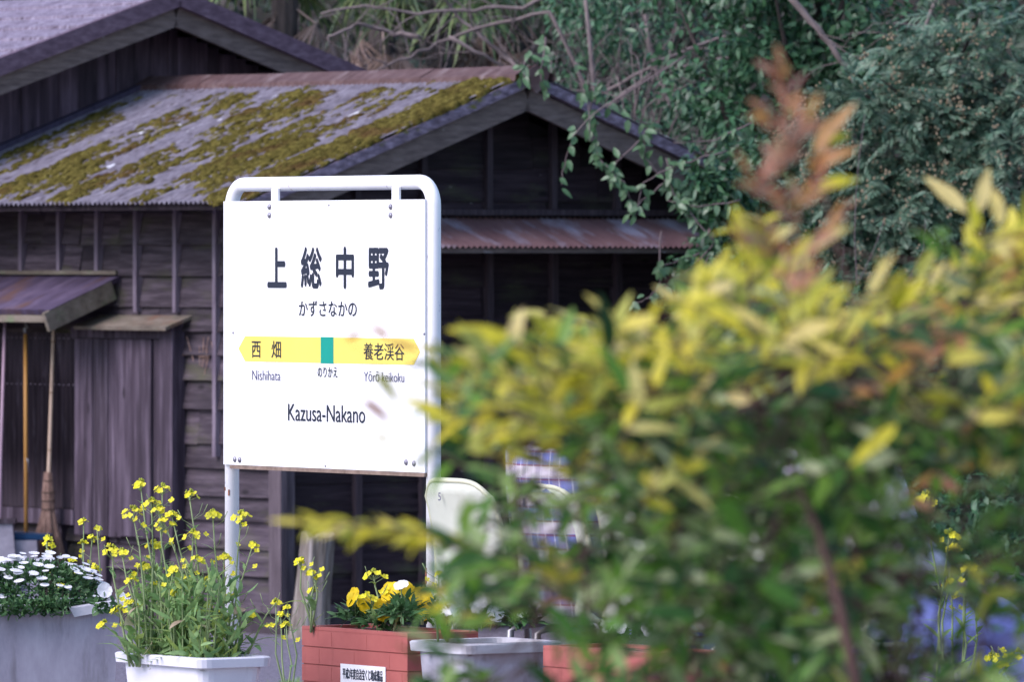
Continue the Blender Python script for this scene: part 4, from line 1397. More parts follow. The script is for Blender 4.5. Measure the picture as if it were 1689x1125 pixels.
# ------------------------------------------------------------------ seats
def seat_proto():
    t = thing("platform_seat", "x", "seat", (0, 0, 0), -AS, "ivory plastic seats in a row on the platform")
    prof = []                                             # (y, z) from the top of the back down to the seat front
    for k in range(15):
        s = k / 14
        if s < .55:
            q_ = s / .55
            prof.append((-0.10 + 0.085 * q_ + 0.03 * math.sin(q_ * math.pi), 0.83 - 0.33 * q_))
        else:
            q_ = (s - .55) / .45
            a = q_ * math.pi / 2
            if q_ < .45:
                an = q_ / .45 * math.pi / 2
                prof.append((-0.015 + 0.09 * (1 - math.cos(an)), 0.50 - 0.085 * math.sin(an)))
            else:
                g_ = (q_ - .45) / .55
                prof.append((0.075 + 0.31 * g_, 0.415 + 0.02 * g_ - .03 * max(0, g_ - .8)))
    nu = 16
    b = MB()
    edgeL, edgeR, edgeT, edgeB = [], [], [], []
    for k, (y, z) in enumerate(prof):
        s = k / 14
        w = 0.19
        if s < .2:
            w = 0.19 - 0.015 * (1 - s / .2) - 0.03 * max(0, 1 - s / .075) ** 2
        if s > .9:
            w = 0.19 - 0.04 * ((s - .9) / .1) ** 2
        for i in range(nu + 1):
            u = -1 + 2 * i / nu
            wrap = 0.03 * u * u * (1 if s < .62 else max(0.25, 1 - (s - .62) * 2.5))
            if s < .62:
                pnt = (u * w, y * 0.7 + wrap, z - (0.022 * abs(u) ** 5 if s < .01 else 0.008 * abs(u) ** 5 * (s < .1)))
            else:
                pnt = (u * w, y if y > 0 else y * .7, z + wrap * .5)
            b.v.append(pnt)
    for k in range(14):
        for i in range(nu):
            a = k * (nu + 1) + i
            b.f.append((a, a + 1, a + nu + 2, a + nu + 1))
    bv = list(b.v)
    sh = b.build("shell", 'seat', t, smooth=True)
    md = sh.modifiers.new("solid", 'SOLIDIFY')
    md.thickness = 0.006
    loop = [bv[i] for i in range(nu + 1)] + [bv[k * (nu + 1) + nu] for k in range(1, 15)] + [bv[14 * (nu + 1) + i] for i in range(nu - 1, -1, -1)] + [bv[k * (nu + 1)] for k in range(13, 0, -1)]
    loop.append(loop[0])
    b = MB()
    b.tube(loop, 0.0085, 8, False)
    b.build("rim", 'seat_rim', t, smooth=True)
    for sx in (-.16, .16):
        b = MB()
        b.tube([(sx, .04, 0.0), (sx, .06, .38), (sx, .10, .395), (sx, .30, .405), (sx, .34, .38), (sx, .36, 0.0)], .012, 8)
        b.build("leg", 'steel', t, smooth=True)
    return t


def copy_tree(o, parent=None):
    c = o.copy()
    COL.objects.link(c)
    if parent:
        c.parent = parent
    for ch in o.children:
        copy_tree(ch, c)
    return c


seat = seat_proto()
seat_pos = []
labels = ["ivory plastic seat just right of the sign's leg, first of the row", "ivory plastic seat holding the person in the plaid shirt",
          "ivory plastic seat right of the plaid shirt, third from the sign", "ivory plastic seat wholly behind the bush, fourth from the sign",
          "ivory plastic seat holding the person in blue jeans"]
digits = ["5", "1"]
for k in range(5):
    o = seat if k == 0 else copy_tree(seat)
    pos = Vector((-0.144, 24.2, 0)) + E * (0.468 * k)
    o.location = (pos.x, pos.y, pz - .006 - .004 * k)
    o.scale = (1.0, 1.0, 1.03)
    o["label"] = labels[k]
    seat_pos.append(Vector(o.location))
for k, dgt in enumerate(digits):
    o = seat if k == 0 else [c for c in bpy.data.objects if c.name.startswith("platform_seat") and c.get("label") == labels[k]][0]
    b = MB()
    put_text(b, dgt, -.053, -.037, .768, .792, -.0675, .0)
    b.build("number_mark", 'ink_thin', o)


# ------------------------------------------------------------------ people
def skin_body(name, joints, edges, mat, parent, sub=2, root=0):
    me = bpy.data.meshes.new(name)
    me.from_pydata([j[0] for j in joints], edges, [])
    o = bpy.data.objects.new(name, me)
    COL.objects.link(o)
    sk = o.modifiers.new("skin", 'SKIN')
    sk.use_smooth_shade = True
    lay = me.skin_vertices[0].data
    for i, j in enumerate(joints):
        r = j[1]
        lay[i].radius = (r, r) if not isinstance(r, tuple) else r
        lay[i].use_root = (i == root)
    o.modifiers.new("sub", 'SUBSURF').levels = sub
    o.modifiers["sub"].render_levels = sub
    bpy.context.view_layer.update()
    dg = bpy.context.evaluated_depsgraph_get()
    m2 = bpy.data.meshes.new_from_object(o.evaluated_get(dg))
    bpy.data.objects.remove(o)
    bpy.data.meshes.remove(me)
    m2.materials.clear()
    m2.name = name
    return link(name, m2, mat, parent, True)


def loft(mb, rings, seg=20, cap=True):
    """rings: (centre, rx, ry) horizontal ellipses"""
    o = len(mb.v)
    for (c, rx, ry) in rings:
        for k in range(seg):
            a = 2 * math.pi * k / seg
            ca, sa = math.cos(a), math.sin(a)
            mb.v.append((c[0] + rx * math.copysign(abs(ca) ** .85, ca), c[1] + ry * math.copysign(abs(sa) ** .85, sa), c[2]))
    for i in range(len(rings) - 1):
        for k in range(seg):
            a, b_ = o + i * seg + k, o + i * seg + (k + 1) % seg
            mb.f.append((a, b_, b_ + seg, a + seg))
    if cap:
        mb.f.append(tuple(range(o, o + seg))[::-1])
        mb.f.append(tuple(range(o + (len(rings) - 1) * seg, o + len(rings) * seg)))


def person(label, loc, shirt, arm_out, leg_ext=0.0, rz=-AS, shirt_len=0.44):
    """seated figure facing local +y; loc = point of the platform under the seat back"""
    t = thing("person", label, "person", loc, rz)
    hip = (0, .10, .50)
    J = [((0, .10, .49), .13), ((0, .08, .66), .125), ((0, .06, .84), .135), ((0, .05, .97), .12), ((0, .06, 1.06), .055), ((0, .075, 1.13), .06), ((0, .085, 1.21), .088), ((0, .09, 1.29), .07)]
    Ed = [(0, 1), (1, 2), (2, 3), (3, 4), (4, 5), (5, 6), (6, 7)]

    def chain(start, pts):
        prev = start
        for q_ in pts:
            J.append(q_)
            Ed.append((prev, len(J) - 1))
            prev = len(J) - 1
        return prev

    for s in (-1, 1):
        el = (s * (.27 + arm_out * (.04 if s > 0 else 0)), .10, .73)
        hd_p = (s * .17, .36, .60)
        e_ = chain(3, [((s * .17, .05, .95), .062), (el, .043), ((s * .22, .26, .65), .036), (hd_p, .028), ((s * .155, .42, .585), .036)])
        # five fingers
        for f_i, (dx, ln_) in enumerate(((-.026, .062), (-.009, .072), (.008, .068), (.024, .055))):
            J.append(((s * .155 + dx, .46, .575), .0095)); Ed.append((e_, len(J) - 1))
            J.append(((s * .155 + dx, .46 + ln_ * .55, .560), .0085)); Ed.append((len(J) - 2, len(J) - 1))
            J.append(((s * .155 + dx, .46 + ln_ * .75, .535), .0075)); Ed.append((len(J) - 2, len(J) - 1))
        J.append(((s * .155 - s * .045, .43, .575), .010)); Ed.append((e_, len(J) - 1))
        J.append(((s * .155 - s * .055, .465, .56), .009)); Ed.append((len(J) - 2, len(J) - 1))
        kn = (s * .12, .52 + leg_ext * .04, .50)
        an = (s * .13, .50 + leg_ext * .36, .10)
        chain(0, [((s * .09, .14, .49), .088), (kn, .062), ((s * .125, (kn[1] + an[1]) / 2 - .02, .30), .056), (an, .040), ((s * .135, an[1] + .10, .045), .042), ((s * .14, an[1] + .19, .035), .034)])
    skin_body("body", J, Ed, 'skin', t, 2)
    # shirt
    b = MB()
    loft(b, [((0, .105, .455), .185, .135), ((0, .10, .52), .188, .138), ((0, .085, .64), .180, .132), ((0, .07, .76), .190, .135), ((0, .06, .88), .205, .135), ((0, .05, .96), .195, .118), ((0, .05, 1.01), .135, .095), ((0, .058, 1.045), .075, .075)])
    so = b.build("shirt", shirt, t, smooth=True)
    for s in (-1, 1):
        b = MB()
        el = Vector((s * (.27 + arm_out * (.04 if s > 0 else 0)), .10, .73))
        b.tube([(s * .13, .05, .965), (s * .185, .05, .945), tuple(Vector((s * .19, .05, .93)).lerp(el, .5)), tuple(el), (s * .245, .18, .69), (s * .22, .25, .655)],
               [.07, .078, .070, .062, .056, .052], 14)
        b.build("sleeve", shirt, so, smooth=True)
    jj = [((0, .10, .46), .155), ((0, .10, .52), .150)]
    ed = [(0, 1)]
    for s in (-1, 1):
        i0 = len(jj)
        kn = (s * .12, .52 + leg_ext * .04, .50)
        an = (s * .13, .50 + leg_ext * .33, .14)
        jj += [((s * .095, .17, .49), .108), ((s * .115, .36, .50), .094), (kn, .082), ((s * .125, (kn[1] + an[1]) / 2, .31), .073), (an, .066)]
        ed += [(0, i0)] + [(i0 + k, i0 + k + 1) for k in range(4)]
    skin_body("trousers", jj, ed, 'jeans', t, 2)
    for s in (-1, 1):
        b = MB()
        ay = .50 + leg_ext * .36
        loft(b, [((s * .135, ay + .07, .002), .045, .135), ((s * .135, ay + .07, .03), .048, .138), ((s * .135, ay + .05, .06), .043, .105), ((s * .132, ay, .10), .044, .052)], 14)
        b.build("shoe", 'shoe', t, smooth=True)
    b = MB()
    loft(b, [((0, .045, 1.13), .05, .035), ((0, .055, 1.18), .085, .075), ((0, .068, 1.25), .098, .092), ((0, .08, 1.31), .092, .094), ((0, .085, 1.35), .065, .07), ((0, .085, 1.368), .025, .03)], 18)
    b.build("hair", 'hair', t, smooth=True)
    b = MB()
    for s in (-1, 1):
        b.ball((s * .035, .172, 1.235), .011, (1.2, .6, .7), 8, 6)
    b.build("eye", 'ink', t, smooth=True)
    b = MB()
    b.hexa([(-.014, .165, 1.185), (.014, .165, 1.185), (.010, .15, 1.185), (-.010, .15, 1.185), (-.006, .172, 1.235), (.006, .172, 1.235), (.006, .15, 1.235), (-.006, .15, 1.235)])
    b.build("nose", 'skin', t)
    b = MB()
    b.ball((0, .158, 1.155), .02, (1.2, .5, .3), 10, 6)
    b.build("mouth", MAT['frp_red'], t, smooth=True)
    for s in (-1, 1):
        b = MB()
        b.ball((s * .093, .085, 1.215), .03, (.3, .7, 1.1), 8, 6)
        b.build("ear", 'skin', t, smooth=True)
    return t


s1, s5 = seat_pos[1], seat_pos[4]
person("person in blue, red and white plaid shirt seated with back turned on an ivory seat", (s1.x - NB.x * .0, s1.y - NB.y * .0, pz - .01), 'plaid', 1.0)
pp = s5
person("person in pale lilac top and blue jeans seated with legs stretched out at the right", (pp.x, pp.y, pz - .02), 'lilac', 0.0, 1.0)

# ------------------------------------------------------------------ background woods
n = 34000
d = rng.uniform(0, 3.6, n) ** 2
bx_ = rng.uniform(-10, 10, n)
bz_ = -0.3 + .62 * d + rng.uniform(0, 1.1, n) ** 1.5
base = np.c_[bx_, 54 + d, bz_]
o = leafmesh("woods", 'wood_mass', None, base, rng.normal(size=(n, 3)), rng.normal(size=(n, 3)) + [0, -.6, .5], rng.uniform(.08, .2, n), rng.uniform(.03, .08, n), k=3)
tag(o, kind="stuff", label="dark tangled wood on the hillside behind the roofs")


def branchy(mb, p0, dirn, ln_, r, depth, spread=.6, droop=0.0):
    p0 = Vector(p0)
    dirn = Vector(dirn).normalized()
    n_ = 5
    pts = [p0]
    dd = dirn.copy()
    for i in range(n_):
        dd = (dd + Vector(rng.normal(size=3)) * .13 + Vector((0, 0, -droop))).normalized()
        pts.append(pts[-1] + dd * ln_ / n_)
    mb.tube(pts, [r * (1 - .55 * i / n_) for i in range(n_ + 1)], 6 if depth > 1 else 4)
    out = [pts[-1]]
    if depth > 0:
        for i in range(2, n_ + 1):
            if random.random() < .85:
                nd = (dd + Vector(rng.normal(size=3)) * spread).normalized()
                out += branchy(mb, pts[i], nd, ln_ * random.uniform(.45, .75), r * .5, depth - 1, spread, droop)
    return out


def crown(center, rad, nclump, nleaf, lsize, name, mat, parent, cl_r=(.18, .34), shell=.55, droop=.3):
    """leaf clumps spread through an ellipsoid, mostly towards its outside"""
    cs = sph(nclump) * (rng.uniform(shell ** 3, 1, nclump)[:, None] ** (1 / 3)) * np.array(rad) + np.array(center)
    B, A, Nn = [], [], []
    for c in cs:
        r = random.uniform(*cl_r)
        d_ = sph(nleaf)
        pos = c + d_ * (rng.uniform(.35, 1, nleaf)[:, None] ** .6) * r * np.array([1.15, 1.0, .72])
        B.append(pos)
        A.append(d_ * .8 + rng.normal(size=(nleaf, 3)) * .5 + [0, -.1, -droop])
        Nn.append(d_ * .5 + rng.normal(size=(nleaf, 3)) * .45 + [0, -.35, .9])
    B, A, Nn = np.concatenate(B), np.concatenate(A), np.concatenate(Nn)
    n_ = len(B)
    return leafmesh(name, mat, parent, B, A, Nn, rng.uniform(.75, 1.25, n_) * lsize[0], rng.uniform(.75, 1.25, n_) * lsize[1], bend=rng.uniform(0, .35, n_), fold=.2, k=3)


def tree(name, label, px, d, trunk_r, hgt, crowns, lsize, mat, cat="tree", group=None, droop=.3):
    q_ = P(px, 500, d)
    t = thing(name, label, cat, (q_.x, q_.y, 0), 0, group)
    b = MB()
    b.tube([(0, 0, -.1), (.03, 0, hgt * .3), (-.04, .05, hgt * .65), (.02, .05, hgt)], [trunk_r * 1.3, trunk_r, trunk_r * .8, trunk_r * .45], 10)
    for (c, r_, nc, nl) in crowns:
        for k in range(4):
            tgt = Vector(c) - t.location + Vector(rng.normal(size=3)) * np.array(r_).mean() * .5
            st_ = Vector((0, 0, hgt * random.uniform(.4, .9)))
            b.tube([st_, st_.lerp(tgt, .5) + Vector((0, 0, .15)), tgt], [trunk_r * .35, trunk_r * .22, trunk_r * .08], 6)
    b.build("trunk", 'bark', t, smooth=True)
    me_parts = []
    for (c, r_, nc, nl) in crowns:
        cc = Vector(c) - t.location
        crown(cc, r_, nc, nl, lsize, "crown", mat, t, droop=droop)
    return t


# broadleaf evergreen right of and above the shed's gable
tree("evergreen_tree", "glossy broadleaf evergreen leaning over the right end of the shed's gable roof", 1330, 48.3, .11, 3.6,
     [(P(1270, 60, 48.0), (.75, .7, .75), 34, 130), (P(1450, 40, 48.3), (.8, .7, .7), 34, 130), (P(1290, 330, 46.6), (.55, .45, .50), 34, 120), (P(1250, 520, 46.0), (.45, .35, .55), 26, 120)],
     (.075, .034), 'ever_leaf')
tree("evergreen_tree", "sparser dull evergreen over the shed's right roof slope, mixed with bare twigs", 1090, 52.5, .08, 3.6,
     [(P(1080, 60, 51.5), (.62, .5, .5), 20, 90), (P(1110, 210, 50.5), (.5, .4, .35), 18, 100), (P(985, 60, 51.0), (.28, .3, .5), 10, 90)],
     (.06, .026), 'ever_leaf', droop=.6)
tree("evergreen_tree", "dark evergreen shrubbery tree far behind between palms and evergreens", 930, 56.5, .08, 3.4,
     [(P(1000, 80, 56.5), (1.0, .5, .9), 26, 110), (P(700, 40, 57.5), (1.6, .4, 1.0), 26, 110)], (.08, .035), 'wood_mass')
tree("evergreen_tree", "dark low evergreen filling the gap below the conifer behind the bush", 1480, 44.0, .06, 1.2,
     [(P(1400, 640, 43.5), (.75, .4, .5), 30, 130), (P(1600, 700, 43.0), (.6, .4, .7), 30, 130), (P(1350, 860, 42.5), (.8, .4, .5), 26, 120), (P(1640, 930, 42.0), (.6, .4, .5), 26, 120)], (.07, .03), 'ever_leaf')


# unseen high canopy above the frame, placed so its shade falls on the gable
tree("evergreen_tree", "tall evergreen whose high canopy hangs above the top of the photo, shading the gable", 1960, 46.8, .10, 11.0,
     [(Vector((1.4, 42.4, 5.7)), (1.3, 1.2, .7), 36, 120), (Vector((3.2, 45.2, 7.0)), (1.6, 1.5, 1.2), 40, 90), (Vector((4.1, 46.8, 9.8)), (2.0, 1.8, 2.0), 60, 90)], (.09, .042), 'ever_leaf')


# conifer with feathery sprays
def conifer(label, px, d, blobs):
    q_ = P(px, 500, d)
    t = thing("conifer_tree", label, "tree", (q_.x, q_.y, 0))
    b = MB()
    b.tube([(0, 0, -.1), (0, 0, 1.5), (.05, 0, 3.4)], [.12, .09, .03], 10)
    B, A, Nn, ln_, wd = [], [], [], [], []
    cones = MB()
    npin = 11
    for (c, r_, nf) in blobs:
        c = np.array(Vector(c) - t.location)
        dirs = sph(nf)
        dirs[:, 1] = -np.abs(dirs[:, 1]) * 1.0 + .15
        pos = c + dirs * (rng.uniform(.3, 1, nf)[:, None] ** .5) * np.array(r_)
        for i in range(0, nf, 26):
            b.tube([(0, 0, max(.4, min(3.2, pos[i][2] - .3))), tuple(pos[i])], [.02, .006], 5)
        ax = unit(dirs * [1, 1, .3] + rng.normal(size=(nf, 3)) * .45 + [0, -.3, -.12])
        up = unit(rng.normal(size=(nf, 3)) * .35 + [0, -.25, 1.0])
        sd2 = unit(np.cross(ax, up))
        L_ = rng.uniform(.12, .24, nf)
        for k in range(npin):
            s = (k + .5) / npin
            for sg in (-1, 1):
                pb = pos + ax * (L_ * s)[:, None] - np.array([0, 0, .25]) * (L_ * s * s)[:, None]
                B.append(pb)
                A.append(ax * .8 + sd2 * sg * .8 + rng.normal(size=(nf, 3)) * .12 + [0, 0, -.1])
                Nn.append(up)
                ln_.append(L_ * (.42 * (1 - s) + .13))
                wd.append(np.full(nf, .011))
        for i in rng.choice(nf, nf // 5, replace=False):
            tip = pos[i] + ax[i] * L_[i] * .9
            for k in range(random.randint(3, 7)):
                cones.ball(tip + rng.normal(size=3) * .022, random.uniform(.006, .010), n=5, m=3)
    b.build("trunk", 'bark', t, smooth=True)
    leafmesh("crown", 'conifer', t, np.concatenate(B), np.concatenate(A), np.concatenate(Nn), np.concatenate(ln_), np.concatenate(wd), bend=.2, k=3)
    cones.build("cone", 'cone', t)


conifer("blue-green conifer with small tan cones at the right edge", 1560, 46.4,
        [(P(1590, 120, 46.3), (.55, .5, .42), 420), (P(1480, 230, 46.0), (.62, .5, .42), 620), (P(1660, 280, 45.9), (.6, .5, .5), 520), (P(1460, 370, 45.8), (.6, .5, .42), 560), (P(1600, 470, 45.6), (.7, .5, .4), 520), (P(1470, 520, 45.4), (.6, .4, .3), 320)])


# palms behind
def palm(label, px, py, d, nfr, L_, dead, seed, lean=0.0):
    q_ = P(px, py, d)
    t = thing("fan_palm", label, "palm tree", (q_.x, q_.y, 0))
    z = q_.z
    b = MB()
    n_ = 14
    b.tube([(lean * k / n_, 0, z * k / n_ - .05) for k in range(n_ + 1)], [.09 + .012 * (k % 2) for k in range(n_ + 1)], 10)
    b.build("trunk", 'bark', t)
    for (nm, mat, cnt_, dr, zz) in (("frond", 'palm_green', nfr, .55, 0.0), ("dead_frond", 'palm_dead', dead, 1.5, -.25)):
        B, A, Nn, ll, ww, bb = [], [], [], [], [], []
        st = MB()
        for k in range(cnt_):
            a = random.uniform(0, 6.28)
            el = random.uniform(-.3, .9) if nm == "frond" else random.uniform(-1.3, -.5)
            dr_ = Vector((math.cos(a) * math.cos(el), math.sin(a) * math.cos(el), math.sin(el)))
            st0 = Vector((lean, 0, z + zz + random.uniform(-.15, .15)))
            pet = st0 + dr_ * L_ * random.uniform(.45, .7)
            st.tube([st0, pet], .008, 4)
            up = Vector((0, 0, 1)) if abs(dr_.z) < .9 else Vector((1, 0, 0))
            side = dr_.cross(up).normalized()
            for j in range(19):
                an = R(-115 + 230 * j / 18)
                v = dr_ * math.cos(an) + side * math.sin(an)
                B.append(pet); A.append(v + Vector((0, 0, -.15 if nm == "frond" else -.7))); Nn.append(side.cross(dr_) + Vector(rng.normal(size=3)) * .15)
                ll.append(L_ * random.uniform(.5, .75)); ww.append(.022 if nm == "frond" else .014); bb.append(random.uniform(.2, .9))
        if cnt_:
            st.build("stalk", 'palm_dead', t)
            leafmesh(nm, mat, t, B, A, Nn, ll, ww, bend=np.array(bb), fold=.3, k=5)


palm("fan palm with pale drooping blades just above the house's right roof slope", 470, -60, 54.5, 16, .62, 10, 1)
palm("green fan palm in the middle behind the shed ridge", 725, -25, 55.0, 22, .66, 10, 2)
palm("brown dead-skirted palm left of the shed's ridge end", 850, -20, 55.5, 4, .5, 26, 3)
palm("half dead palm between the two green palms, its brown blades low", 630, -10, 56.5, 6, .55, 14, 4)

# bare shrubs with pale twigs
for (label, px, py, d, nb, dirs) in (
        ("bare pale-twigged shrub behind the meeting of the two roofs", 620, 260, 52.5, 8, [(-.6, 0, 1), (.2, .1, 1), (.9, 0, .9), (.5, 0, 1), (-.2, 0, 1), (1.2, 0, .8), (-.9, 0, .8), (.8, -.1, .6)]),
        ("bare brown-twigged shrub tangled above the shed's right roof slope", 1060, 300, 48.9, 12, [(-.9, 0, .8), (-.5, 0, 1), (-.2, 0, 1), (.1, 0, 1), (.4, 0, 1), (.8, 0, .8), (1.2, 0, .6), (-1.2, 0, .6), (.6, 0, .4), (-.6, -.2, .5), (0, -.3, 1), (.3, .2, .9)]),
        ("bare twiggy shrub rising behind the shed's ridge end", 930, 280, 51.5, 7, [(-.5, 0, 1), (.3, 0, 1), (.9, 0, .7), (-.1, 0, 1), (.6, 0, 1), (1.2, 0, .6), (-.8, 0, .9)])):
    q_ = P(px, py, d)
    t = thing("bare_shrub", label, "shrub", (q_.x, q_.y, 0))
    b = MB()
    b.tube([(0, 0, -.05), (0, 0, q_.z)], [.035, .022], 7)
    for dd in dirs:
        branchy(b, (0, 0, q_.z - .1), dd, random.uniform(.55, .95), .010, 2 if nb < 10 else 3, .55)
    b.build("branch", 'pale_twig', t, smooth=True)

# long bare boughs: one mesh per bough's owner
t = thing("bare_tree", "leafless tree with long thin boughs crossing above the shed ridge", "tree", tuple(P(1010, 400, 50.2).xy) + (0,))
b = MB()
D_ = 49.8
o_ = Vector(t.location)
b.tube([(0, .3, -.05), (0, .3, 1.8), tuple(P(985, 190, 50) - o_), tuple(P(960, -60, 50) - o_)], [.03, .026, .018, .010], 8)
b.build("trunk", 'pale_twig', t, smooth=True)
for line in ([(985, 190), (905, 18), (800, 42), (720, 70), (660, 98), (618, 118)], [(960, -30), (860, 10), (780, 12), (690, 22), (600, 8), (530, 22)], [(870, 128), (830, 92), (790, 58), (750, 22), (720, -20)],
             [(1000, 150), (1090, 100), (1180, 60), (1260, 40)], [(985, 190), (1080, 120), (1200, 95), (1290, 100), (1345, 90)], [(1300, -10), (1350, 45), (1385, 95), (1400, 110)],
             [(1060, -20), (1068, 60), (1085, 130), (1110, 180)], [(690, 60), (640, 50), (590, 40), (540, 60)], [(740, 60), (800, 90), (850, 120)], [(1545, -10), (1525, 60), (1505, 110), (1500, 160)]):
    pts = [P(x_ + random.uniform(-3, 3), y_, D_ + random.uniform(-.1, .1)) - o_ for x_, y_ in line]
    if line[0][0] > 1200:
        pts = [P(x_, y_, 46.9) - o_ for x_, y_ in line]
    fine = []
    for i in range(len(pts) - 1):
        for s in range(4):
            fine.append(pts[i].lerp(pts[i + 1], s / 4) + Vector(rng.normal(size=3)) * .006)
    fine.append(pts[-1])
    b = MB()
    b.tube(fine, [.016 - .009 * i / len(fine) for i in range(len(fine))] if line[0][0] < 1200 or line[0][0] > 1500 else [.024 - .008 * i / len(fine) for i in range(len(fine))], 6)
    for i in range(3, len(fine), 3):
        branchy(b, fine[i], (random.uniform(-1, 1), random.uniform(-.5, .3), random.uniform(-.5, 1)), random.uniform(.15, .4), .005, 1, .6)
    b.build("bough", 'pale_twig', t, smooth=True)


# climbing vine hanging over the gable
t = thing("climbing_vine", "leafy vine hanging over the shed's right bargeboard and awning end", "vine", tuple(P(1180, 380, 45.2).xy) + (0,))
b = MB()
o_ = Vector(t.location)
lb, la, lnn = [], [], []
b.tube([(0.3, 0, -.02), (.25, 0, 1.0), (.1, 0, 2.0), tuple(P(1150, 330, 45.2) - o_)], [.02, .018, .015, .012], 6)
for (line, dens) in (([(1180, 400), (1120, 330), (1098, 300), (1065, 260), (1060, 225), (1072, 205)], 5), ([(1072, 205), (1040, 190), (970, 160), (940, 120)], 2), ([(1130, 90), (1040, 150), (975, 190), (945, 225), (932, 262), (926, 305)], 1),
                     ([(990, 130), (975, 180), (976, 215), (988, 260), (1010, 285)], 6), ([(1010, 285), (1030, 300), (1040, 330)], 5), ([(1060, 225), (1022, 262), (1010, 285)], 2), ([(1098, 300), (1060, 330), (1045, 350)], 4),
                     ([(950, 100), (970, 150), (974, 230)], 3), ([(1100, 260), (1110, 320), (1140, 360)], 5), ([(1180, 400), (1130, 450), (1100, 470), (1070, 490), (1045, 505)], 4), ([(1150, 420), (1120, 430), (1088, 440)], 4),
                     ([(1090, 380), (1086, 440), (1090, 480)], 1), ([(1200, 250), (1120, 270), (1060, 300), (1050, 350)], 3), ([(1220, 330), (1150, 340), (1100, 330)], 5), ([(900, 60), (890, 130), (905, 150)], 4), ([(870, 90), (862, 110), (866, 128)], 4),
                     ([(1240, 200), (1180, 230), (1110, 235)], 5), ([(1230, 440), (1170, 420), (1150, 470)], 7), ([(1240, 480), (1180, 470), (1140, 500)], 7)):
    pts = [P(x_, y_, 44.7 + random.uniform(-.05, .05)) - o_ for x_, y_ in line]
    fine = []
    for i in range(len(pts) - 1):
        for s in range(4):
            fine.append(pts[i].lerp(pts[i + 1], s / 4) + Vector(rng.normal(size=3)) * .004)
    fine.append(pts[-1])
    b.tube(fine, [.0055 - .003 * i / len(fine) for i in range(len(fine))], 5)
    for q_ in fine:
        for _ in range(np.random.default_rng(int(abs(q_.x) * 1e5) + 3).poisson(dens * .42)):
            lb.append(q_ + Vector(rng.normal(size=3)) * .012)
            la.append((random.uniform(-.7, .7), random.uniform(-.6, .3), random.uniform(-1.2, .2)))
            lnn.append((random.uniform(-.4, .4), -.8, random.uniform(.1, .9)))
b.build("stem", 'vine_stem', t, smooth=True)
n = len(lb)
leafmesh("foliage", 'vine_leaf', t, np.array([v[:] for v in lb]), la, lnn, rng.uniform(.05, .085, n), rng.uniform(.025, .04, n), bend=.25, fold=.25, k=5)
# a second vine mass right of the wall end
t = thing("climbing_vine", "dense vine thicket covering the shed's right corner beside the gable awning", "vine", tuple(P(1230, 420, 44.9).xy) + (0,))
b = MB()
for k in range(9):
    branchy(b, (random.uniform(.05, .4), random.uniform(-.1, .1), .0), (random.uniform(-.05, .3), 0, 1), random.uniform(1.2, 2.0), .008, 1, .3)
b.build("stem", 'vine_stem', t, smooth=True)
o_ = Vector(t.location)
for (cx, cy, rr_, nc) in ((1210, 400, (.22, .2, .36), 15), (1260, 470, (.3, .25, .4), 18), (1180, 300, (.2, .15, .14), 8), (1240, 700, (.4, .3, .5), 20), (1180, 900, (.3, .3, .4), 10)):
    crown(P(cx, cy, 44.9) - o_, rr_, nc, 75, (.065, .03), "foliage", 'vine_leaf' if cy < 300 else 'ever_leaf', t, cl_r=(.1, .18), droop=.4)

# ------------------------------------------------------------------ bush in front
BD = 9.3
q_ = P(1290, 1300, BD)
bush = thing("garden_bush", "blurred bush with yellow young leaves over green ones in the foreground", "bush", (q_.x, q_.y, 0))
o_ = Vector(bush.location)
prof_x = [600, 700, 740, 800, 900, 1000, 1090, 1150, 1200, 1250, 1300, 1350, 1400, 1450, 1500, 1550, 1600, 1700, 1900]
prof_y = [780, 700, 600, 570, 560, 560, 545, 490, 440, 420, 440, 470, 490, 520, 480, 420, 390, 390, 390]


def top_y(px):
    return float(np.interp(px, prof_x, prof_y)) + (28 * math.sin(px / 41) + 18 * math.sin(px / 17 + 1)) * (px > 760) - 5


def dens(px, py):
    ty = top_y(px)
    if py < ty:
        return 0
    lim = np.interp(py, [500, 640, 700, 740, 800, 850, 890, 940, 1000, 1060, 1200], [760, 745, 785, 930, 1030, 1040, 980, 940, 950, 950, 950])
    d_ = 0.85
    if px < lim:
        d_ = max(0, 1 - (lim - px) / 50)
        if py > 760 and px > 700:
            d_ = max(d_, (.03 if px < 840 else .09) if py < 900 else (.20 if py < 970 else .36))
    elif py > 770 and px < lim + 120:
        d_ = .5
    if px > 1440 and py > 780:
        d_ *= .22 if px > 1500 else .45
    if 1080 < px < 1400 and py < 470:
        d_ *= .5
    if px > 1420 and py < 560:
        d_ *= .7
    if py > 1000 and px < 1200:
        d_ *= .5
    return d_


Bg, By, Br = [[] for _ in range(5)], [[] for _ in range(5)], [[] for _ in range(5)]
twigs = MB()
main = []
for k in range(16):
    tx = random.uniform(800, 1700)
    ty = top_y(tx) + random.uniform(60, 200)
    base = Vector((random.uniform(-.25, .25) + (.09 if tx > 1300 else -.05), random.uniform(-.25, .25), 0))
    tip = P(tx, ty, BD + random.uniform(-.5, .5)) - o_
    mid = base.lerp(tip, .55) + Vector((-(tip.x) * .25, 0, .1))
    pts = [base, base.lerp(mid, .5), mid, mid.lerp(tip, .5) + Vector((0, 0, .02)), tip]
    fine = []
    for i in range(4):
        for s in range(3):
            fine.append(pts[i].lerp(pts[i + 1], s / 3))
    fine.append(tip)
    twigs.tube(fine, [.0055 - .004 * i / 12 for i in range(13)], 7)
    main += fine[4:]
